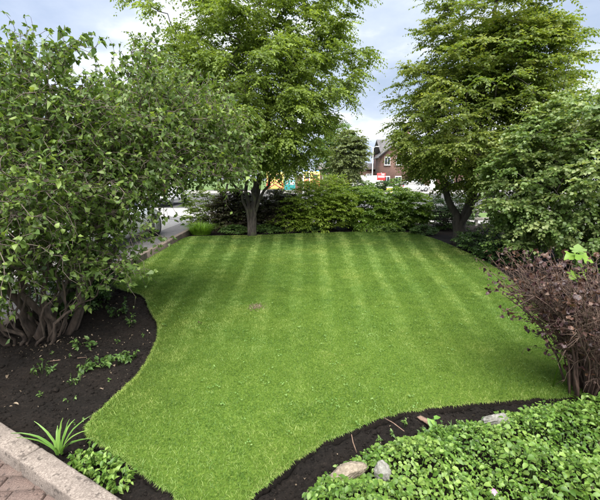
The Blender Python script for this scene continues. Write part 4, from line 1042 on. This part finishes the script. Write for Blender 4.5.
# ------------------------------------------------------------------ vehicles
def wheel(parent, c, r, w, side):
    t = ring_cyl('wheel', c, r, w, 'x', 'tyre', parent, 28, .03)
    ring_cyl('rim', (c[0] + side * (w / 2 - .01), c[1], c[2]), r * .64, .05, 'x', 'rim', t, 20, .008)
    return t
def loft(name, secs, mat, parent):
    """secs: list of (y, [(x,z)...]) right half outline from bottom centre to top centre"""
    V = []; k = len(secs[0][1])
    for y, half in secs:
        full = half + [(-a, z) for a, z in half[-2:0:-1]]
        V += [(a, y, z) for a, z in full]
    m_ = 2 * k - 2; Q = []; n = len(secs)
    for i in range(n - 1):
        for j in range(m_):
            Q.append([i * m_ + j, i * m_ + (j + 1) % m_, (i + 1) * m_ + (j + 1) % m_, (i + 1) * m_ + j])
    bm = bmesh.new(); bv = [bm.verts.new(v) for v in V]
    for q in Q: bm.faces.new([bv[a] for a in q])
    bm.faces.new([bv[j] for j in range(m_)][::-1]); bm.faces.new([bv[(n - 1) * m_ + j] for j in range(m_)])
    bmesh.ops.recalc_face_normals(bm, faces=bm.faces)
    return bm_obj(name, bm, mat, parent)
def car(x, y, z, label, group, paint='silver', flip=False, along='y'):
    """hatchback, tail towards the camera (-y) ; built at the origin then moved"""
    t = thing('parked_car', (0, 0, 0), label, 'car', group)
    def lower(yv, hw, zb, zs, zt): return (yv, [(0, zb), (hw * .9, zb), (hw, zb + .12), (hw * 1.0, (zb + zs) / 2), (hw * .96, zs), (hw * .8, zt), (0, zt + .015)])
    loft('body', [lower(-2.05, .66, .38, .72, .78), lower(-1.98, .8, .28, .82, .9), lower(-1.6, .87, .22, .9, .95), lower(-.6, .89, .2, .9, .95), lower(.7, .89, .2, .88, .93),
                  lower(1.3, .87, .2, .82, .9), lower(1.85, .8, .24, .68, .76), lower(2.08, .6, .34, .58, .62)], paint, t)
    def up(yv, wb, wt, zt): return (yv, [(0, .9), (wb, .9), (wb - .02, .95), (wt, zt - .05), (wt - .1, zt), (0, zt + .01)])
    loft('windows', [up(-1.93, .72, .6, 1.02), up(-1.55, .8, .63, 1.4), up(-1.2, .82, .64, 1.46), up(.0, .82, .64, 1.47), up(.45, .81, .62, 1.42), up(1.15, .74, .6, .98)], 'glass', t)
    loft('roof', [(-1.72, [(0, 1.36), (.6, 1.36), (.655, 1.40), (.56, 1.44), (0, 1.45)]), (-1.2, [(0, 1.40), (.63, 1.40), (.68, 1.43), (.58, 1.49), (0, 1.51)]), (.0, [(0, 1.40), (.63, 1.40), (.68, 1.43), (.58, 1.50), (0, 1.52)]), (.42, [(0, 1.38), (.6, 1.38), (.65, 1.40), (.56, 1.45), (0, 1.47)])], paint, t)
    for s in (-1, 1):
        for q in (((.82 * s, -1.9, .93), (.66 * s, -1.6, 1.42)), ((.83 * s, -.35, .93), (.665 * s, -.4, 1.44)), ((.78 * s, 1.12, .95), (.645 * s, .4, 1.43))):
            ac = Acc(); ac.tube(np.array(q), .035, 6); ac.obj('pillar', paint, t)
        box('tail_light', (.68 * s, -1.985, .82), (.24, .12, .17), 'red_lens', t, .02)
        box('headlight', (.6 * s, 1.93, .66), (.3, .16, .12), 'clear_lens', t, .02)
        box('wing_mirror', (.95 * s, .75, 1.0), (.16, .1, .11), paint, t, .03)
        for yy_ in (-1.25, 1.3): wheel(t, (.80 * s, yy_, .32), .32, .21, s)
    box('rear_bumper', (0, -2.03, .45), (1.5, .1, .16), 'trim', t, .03)
    box('number_plate', (0, -2.075, .62), (.5, .02, .11), 'plate_y', t, .004)
    t.location = (x, y, z); t.rotation_euler = (0, 0, {'y': 0, 'x': R(-90), '-x': R(90)}[along])
    return t
car(-5.0, 9.0, .105, 'silver hatchback parked on the drive behind the hazel bush', 'cars parked on the drive')
car(-7.7, 8.6, .105, 'white hatchback parked on the drive at far left behind the hazel', 'cars parked on the drive', 'white_paint')
car(17.2, 54.5, .03, 'silver car parked across the road in front of brick house', 'cars across the road', 'silver', along='x')
# white van further along the side road
def van(x, y, z, label, name='delivery_van', cat='van', s=1.0, paint='white_paint', rz=0):
    t = thing(name, (0, 0, 0), label, cat)
    def sec(yv, hw, zb, zt): return (yv, [(0, zb), (hw * .95, zb), (hw, zb + .15), (hw, 1.1), (hw * .93, zt - .12), (hw * .82, zt), (0, zt + .03)])
    loft('body', [sec(-2.6, .94, .4, 2.25), sec(-2.5, .98, .35, 2.35), sec(1.0, .98, .35, 2.38), sec(1.35, .97, .35, 2.25), sec(1.95, .94, .35, 1.35), sec(2.5, .85, .38, 1.2), sec(2.65, .75, .45, .95)], paint, t)
    for sd3 in (-1, 1):
        box('rear_window', (.42 * sd3, -2.605, 1.65), (.56, .02, .5), 'glass', t, .004)
        box('tail_light', (.86 * sd3, -2.60, 1.0), (.12, .05, .5), 'red_lens', t, .01)
        box('side_window', (.955 * sd3, 1.15, 1.6), (.06, .8, .45), 'glass', t, .01)
        for yy_ in (-1.6, 1.75): wheel(t, (.86 * sd3, yy_, .34), .34, .22, sd3)
    box('number_plate', (0, -2.615, .75), (.5, .02, .11), 'plate_y', t, .003)
    box('bumper', (0, -2.66, .48), (1.8, .12, .18), 'trim', t, .03)
    t.location = (x, y, z); t.rotation_euler = (0, 0, rz)
    return t
van(-9.4, 25.5, -.01, 'white van on the road beyond the drive, seen through hazel leaves')
van(11.2, 61, .03, 'white minibus parked in front of brick building beside lamp post', 'minibus', 'minibus', rz=R(70))
# ambulances, tail towards the camera
def ambulance(x, y, z, label, stripe):
    t = thing('ambulance', (0, 0, 0), label, 'ambulance', 'ambulances parked across the road')
    bm = bmesh.new(); add_box(bm, (0, 0, 1.6), (2.2, 4.2, 2.3), .12); bm_obj('body', bm, 'amb_yellow', t)
    loft('cab', [(2.0, [(0, .45), (.98, .45), (1.0, 1.2), (.92, 2.3), (.75, 2.4), (0, 2.42)]), (2.7, [(0, .45), (.98, .45), (1.0, 1.2), (.9, 2.1), (.72, 2.2), (0, 2.22)]), (3.4, [(0, .45), (.95, .45), (.97, 1.1), (.9, 1.25), (.7, 1.3), (0, 1.32)]), (3.9, [(0, .5), (.8, .5), (.85, .8), (.8, 1.0), (.6, 1.05), (0, 1.07)])], 'amb_yellow', t)
    for s in (-1, 1):
        d = box('rear_door', (.52 * s, -2.115, 1.55), (1.0, .05, 1.9), 'amb_yellow', t, .015)
        box('door_window', (.5 * s, -2.15, 2.1), (.6, .02, .5), 'glass', d, .005)
        box('tail_light', (1.02 * s, -2.13, 1.0), (.12, .06, .6), 'red_lens', t, .01)
        box('beacon', (.75 * s, -1.9, 2.82), (.45, .2, .14), 'amb_blue', t, .03)
        bmc = bmesh.new()
        for k in range(5):                           # chevrons rising to the middle
            z0 = .62 + k * .42; x0, x1 = .04 * s, 1.0 * s
            pts = [(x0, -2.148, z0 + .42), (x1, -2.148, z0 - .18), (x1, -2.148, z0 + .03), (x0, -2.148, z0 + .63)]
            pts = [(a, b_, min(c_, 2.48)) for a, b_, c_ in pts]
            if pts[0][2] - pts[1][2] < .05: continue
            bmc.faces.new([bmc.verts.new(q) for q in pts])
        r = bmesh.ops.extrude_face_region(bmc, geom=list(bmc.faces)); bmesh.ops.translate(bmc, vec=(0, -.008, 0), verts=[e for e in r['geom'] if isinstance(e, bmesh.types.BMVert)])
        bmesh.ops.recalc_face_normals(bmc, faces=bmc.faces)
        bm_obj('chevron_stripes', bmc, stripe, t)
        for k in range(4): box('green_square', (1.103 * s, -1.6 + k * 1.05, 1.3 + .35 * (k % 2)), (.012, .52, .35), 'amb_green', t, .002)
        for yy_ in (-1.3, 2.7): wheel(t, (.95 * s, yy_, .38), .38, .25, s)
    box('rear_step', (0, -2.2, .42), (1.9, .2, .12), 'trim', t, .02)
    t.location = (x, y, z)
    return t
ambulance(-3.3, 50, .02, 'yellow ambulance with red chevrons on its back, left of the brick pier', 'amb_red')
ambulance(1.45, 49, .02, 'yellow ambulance with dark red chevrons on its back, behind two white poles', 'amb_red')
# teal sign board, brick pier, white poles
sg = thing('sign_board', (-1.3, 46.8, 0), 'teal sign board with white panel in front of ambulance', 'sign')
box('board', (-1.3, 46.8, 1.05), (1.35, .08, 1.2), 'teal', sg, .02)
box('panel', (-1.0, 46.745, 1.3), (.55, .02, .4), 'white_paint', sg, .004); box('panel', (-1.65, 46.745, 1.32), (.3, .02, .3), 'white_paint', sg, .004)
for s in (-.5, .5):
    ac = Acc(); ac.tube(np.array([(-1.3 + s, 46.86, -.05), (-1.3 + s, 46.86, 1.6)]), .04, 8); ac.obj('post', 'pole', sg)
pr = thing('brick_pier', (-.15, 48.5, 0), 'red brick gate pier between the two ambulances', 'pier')
box('shaft', (-.15, 48.5, 1.1), (.9, .6, 2.2), 'brick', pr, .01); box('cap', (-.15, 48.5, 2.26), (1.0, .7, .12), 'paving', pr, .02)
for x, h, lb in ((.42, 2.75, 'shorter of two slim white poles in front of ambulances'), (1.2, 3.05, 'taller of two slim white poles in front of ambulance chevrons')):
    t = thing('white_pole', (x, 46.6, 0), lb, 'pole', 'white poles by the ambulances')
    ac = Acc(); ac.tube(np.array([(x, 46.6, -.05), (x, 46.6, h)]), .065, 10); ac.obj('shaft', 'white_paint', t)
    ring_cyl('base', (x, 46.6, .1), .16, .2, 'z', 'white_paint', t, 14, .02); ring_cyl('finial', (x, 46.6, h + .03), .09, .08, 'z', 'white_paint', t, 12, .02)
# lamp post
lp_ = thing('street_lamp', (11.0, 56, 0), 'tall grey street lamp in front of brick house', 'street lamp')
ac = Acc(); ac.tube(np.array([(11, 56, -.05), (11, 56, 1.2), (11, 56, 1.3), (11, 56, 6.5)]), np.array([.11, .11, .08, .055]), 10); ac.obj('column', 'pole', lp_)
for s in (-1, 1): 
    ac = Acc(); ac.tube(np.array([(11, 56, 6.45), (11 + s * .35, 56, 6.6)]), .035, 6); ac.obj('arm', 'pole', lp_)
    box('lamp_head', (11 + s * .6, 56, 6.62), (.6, .24, .12), 'pole', lp_, .03)
# red sign and grit bin
rs = thing('red_sign', (12.6, 57, 0), 'red and white board on post in front of brick house', 'sign')
box('board', (12.6, 57, 2.2), (1.3, .08, 1.1), 'sign_red', rs, .01); box('white_band', (12.6, 56.95, 2.2), (1.0, .02, .28), 'white_paint', rs, .003); box('white_band', (12.85, 56.95, 2.55), (.45, .02, .18), 'white_paint', rs, .003)
ac = Acc(); ac.tube(np.array([(12.6, 57.07, -.05), (12.6, 57.07, 2.8)]), .05, 8); ac.obj('post', 'white_paint', rs)
gb = thing('grit_bin', (12.6, 51.5, 0), 'small yellow and white grit bin beyond the hedge', 'bin')
bm = bmesh.new(); add_box(bm, (12.6, 51.5, .3), (.75, .6, .62), .05); bm_obj('bin_body', bm, 'grit', gb)
bm = bmesh.new(); add_box(bm, (12.6, 51.5, .67), (.82, .68, .14), .05); bm_obj('lid', bm, 'white_paint', gb)

# ------------------------------------------------------------------ buildings
def window(parent, x, y, z, w, h):
    f = box('window', (x, y - .04, z), (w, .12, h), 'white_paint', parent, .01)
    nx_ = 2
    for k in range(nx_): box('pane', (x + (k - .5) * w * .47, y - .11, z), (w * .41, .02, h * .84), 'glass', f, .003)
    box('sill', (x, y - .12, z - h / 2 - .05), (w + .2, .22, .1), 'paving', f, .01)
def gable_roof(name, parent, x0, x1, y0, y1, ze, zr, mat, axis='x', over=.4, th=.18):
    bm = bmesh.new()
    if axis == 'x': prof = [(y0 - over, ze - over * (zr - ze) / ((y1 - y0) / 2)), ((y0 + y1) / 2, zr), (y1 + over, ze - over * (zr - ze) / ((y1 - y0) / 2))]; a, b_ = x0 - over, x1 + over
    else: prof = [(x0 - over, ze - over * (zr - ze) / ((x1 - x0) / 2)), ((x0 + x1) / 2, zr), (x1 + over, ze - over * (zr - ze) / ((x1 - x0) / 2))]; a, b_ = y0 - over, y1 + over
    pr_ = prof + [(u, v - th) for u, v in prof[::-1]]
    ring = lambda q: [bm.verts.new((q, u, v) if axis == 'x' else (u, q, v)) for u, v in pr_]
    r0, r1 = ring(a), ring(b_); n = len(pr_)
    for k in range(n): bm.faces.new([r0[k], r0[(k + 1) % n], r1[(k + 1) % n], r1[k]])
    bm.faces.new(r0[::-1]); bm.faces.new(r1); bmesh.ops.recalc_face_normals(bm, faces=bm.faces)
    return bm_obj(name, bm, mat, parent)
hs = thing('brick_house', (20, 68, 0), 'red brick house with slate roof and front gable across the road', 'house')
box('wall', (23, 69, 3.1), (17, 8, 6.6), 'brick', hs)
rf = gable_roof('roof', hs, 14.5, 31.5, 65, 73, 6.4, 9.0, 'slate', 'x')
for x in (19.5, 27): box('chimney', (x, 69, 10.0), (1.0, .8, 2.0), 'brick', rf, .02)
bm = bmesh.new()   # projecting gabled bay
pp = [(13.9, -.15), (18.1, -.15), (18.1, 5.9), (16.0, 7.6), (13.9, 5.9)]
fr = [bm.verts.new((a, 63.6, b_)) for a, b_ in pp]; bk = [bm.verts.new((a, 68, b_)) for a, b_ in pp]
bm.faces.new(fr); bm.faces.new(bk[::-1])
for k in range(5): bm.faces.new([fr[k], bk[k], bk[(k + 1) % 5], fr[(k + 1) % 5]])
bmesh.ops.recalc_face_normals(bm, faces=bm.faces)
bm_obj('gable_bay', bm, 'brick', hs)
gable_roof('bay_roof', hs, 13.9, 18.1, 63.6, 68, 5.95, 7.85, 'slate', 'y', .45)
for s in (-1, 1):
    ac = Acc(); ac.tube(np.array([(16 + s * 2.6, 63.05, 5.45), (16, 63.05, 7.8)]), .13, 6); ac.obj('bargeboard', 'bargeboard', hs)
for x in (15.0, 17.0):
    window(hs, x, 63.6, 4.9, 1.0, 1.4); window(hs, x, 63.6, 1.6, 1.1, 1.5)
for x in (20.3, 23.5, 26.6, 29.6):
    window(hs, x, 65, 5.0, 1.2, 1.4)
    if x != 23.5: window(hs, x, 65, 1.7, 1.3, 1.5)
dr = box('door', (23.5, 64.96, 1.05), (1.0, .1, 2.1), 'white_paint', hs, .01); box('door_handle', (23.85, 64.89, 1.05), (.06, .05, .14), 'trim', dr, .01)
sb = thing('brick_building', (9.5, 74, 0), 'long low dark brick building left of the gabled house', 'building')
box('wall', (9.0, 74, 1.9), (11, 6, 4.2), 'brick', sb); gable_roof('roof', sb, 3.5, 14.5, 71, 77, 3.9, 5.0, 'slate', 'x', .3)
for x in (5, 8, 11, 13.4): window(sb, x, 71, 2.2, 1.3, 1.3)

# post and rail fence behind the right border
fn = thing('rail_fence', (6, 13.4, 0), 'low weathered timber rail fence behind olive tree trunk', 'fence')
for k in range(6):
    x = 3.9 + k * 1.35
    box('post', (x, 13.45, .3), (.1, .1, .8), 'rail_wood', fn, .01)
    if k < 5:
        for z in (.28, .56): box('rail', (x + .675, 13.37, z), (1.35, .035, .11), 'rail_wood', fn, .005)

# ------------------------------------------------------------------ far trees and clipped bushes
def far_tree(label, x, y, h, r, mat, n=230, group='trees across the road', size=.3, zc_=.6):
    tips = crown_tips([(n, (x, y, h * zc_), (r, r, h * (1 - zc_)), .35)], lambda q: q[2] > .9)
    tree('roadside_tree', (x, y, 0), label, [wig([(x, y, -.1), (x + .1, y, h * .25), (x - .1, y, h * .55), (x, y, h * .8)], .08)], tips, (x, y, h * .5), 'bark_dark', mat, 6, 7, .9, size,
         droop=.3, minz=h * .15, tip_r=.02, group=group, every=6, extra=40, W=.7)
far_tree('greyish olive tree across the road between ambulance and lamp post', 6.7, 50, 8.3, 2.3, 'leaf_far')
far_tree('fresh green tree across the road right above the ambulance chevrons', 5.2, 56, 10.5, 3.2, 'leaf_far_green')
far_tree('broad green tree across the road behind the left ambulance', -4.5, 62, 9, 4.5, 'leaf_far_green', 280)
far_tree('dark green tree across the road behind forked pale trunk', -12, 60, 8.5, 4.5, 'leaf_far', 260)
far_tree('olive tree far left beyond the drive behind the hazel', -24, 45, 8, 4.2, 'leaf_far', 260)
far_tree('green tree far right beyond rail fence behind big rounded shrub', 22, 34, 7, 3.5, 'leaf_far_green', 230)
far_tree('olive tree beyond rail fence behind the dark forked trunk', 29, 52, 8, 4.2, 'leaf_far', 230)
for x, y, rx, h, mt, lb in ((9.0, 51.5, 1.7, 1.6, 'leaf_far_green', 'green clipped bush left of the street lamp'), (12.2, 54, 1.6, 1.5, 'leaf_box', 'dark rounded bush just right of the street lamp'),
                           (15.0, 56.2, 1.7, 2.0, 'leaf_far_green', 'bright rounded bush between red sign and silver car'), (6.2, 50.6, 1.3, 1.3, 'leaf_far_green', 'low green bush across the road under grey olive tree')):
    bush('clipped_bush', lb, (x, y, h * .5), (rx, 1.0, h * .5), 120, mt, .17, L=.35, ntw=6, nlf=6, nstem=2, group='bushes across the road')
print('objects', len(bpy.data.objects), 'tris', sum(len(o.data.polygons) for o in bpy.data.objects if o.type == 'MESH'))
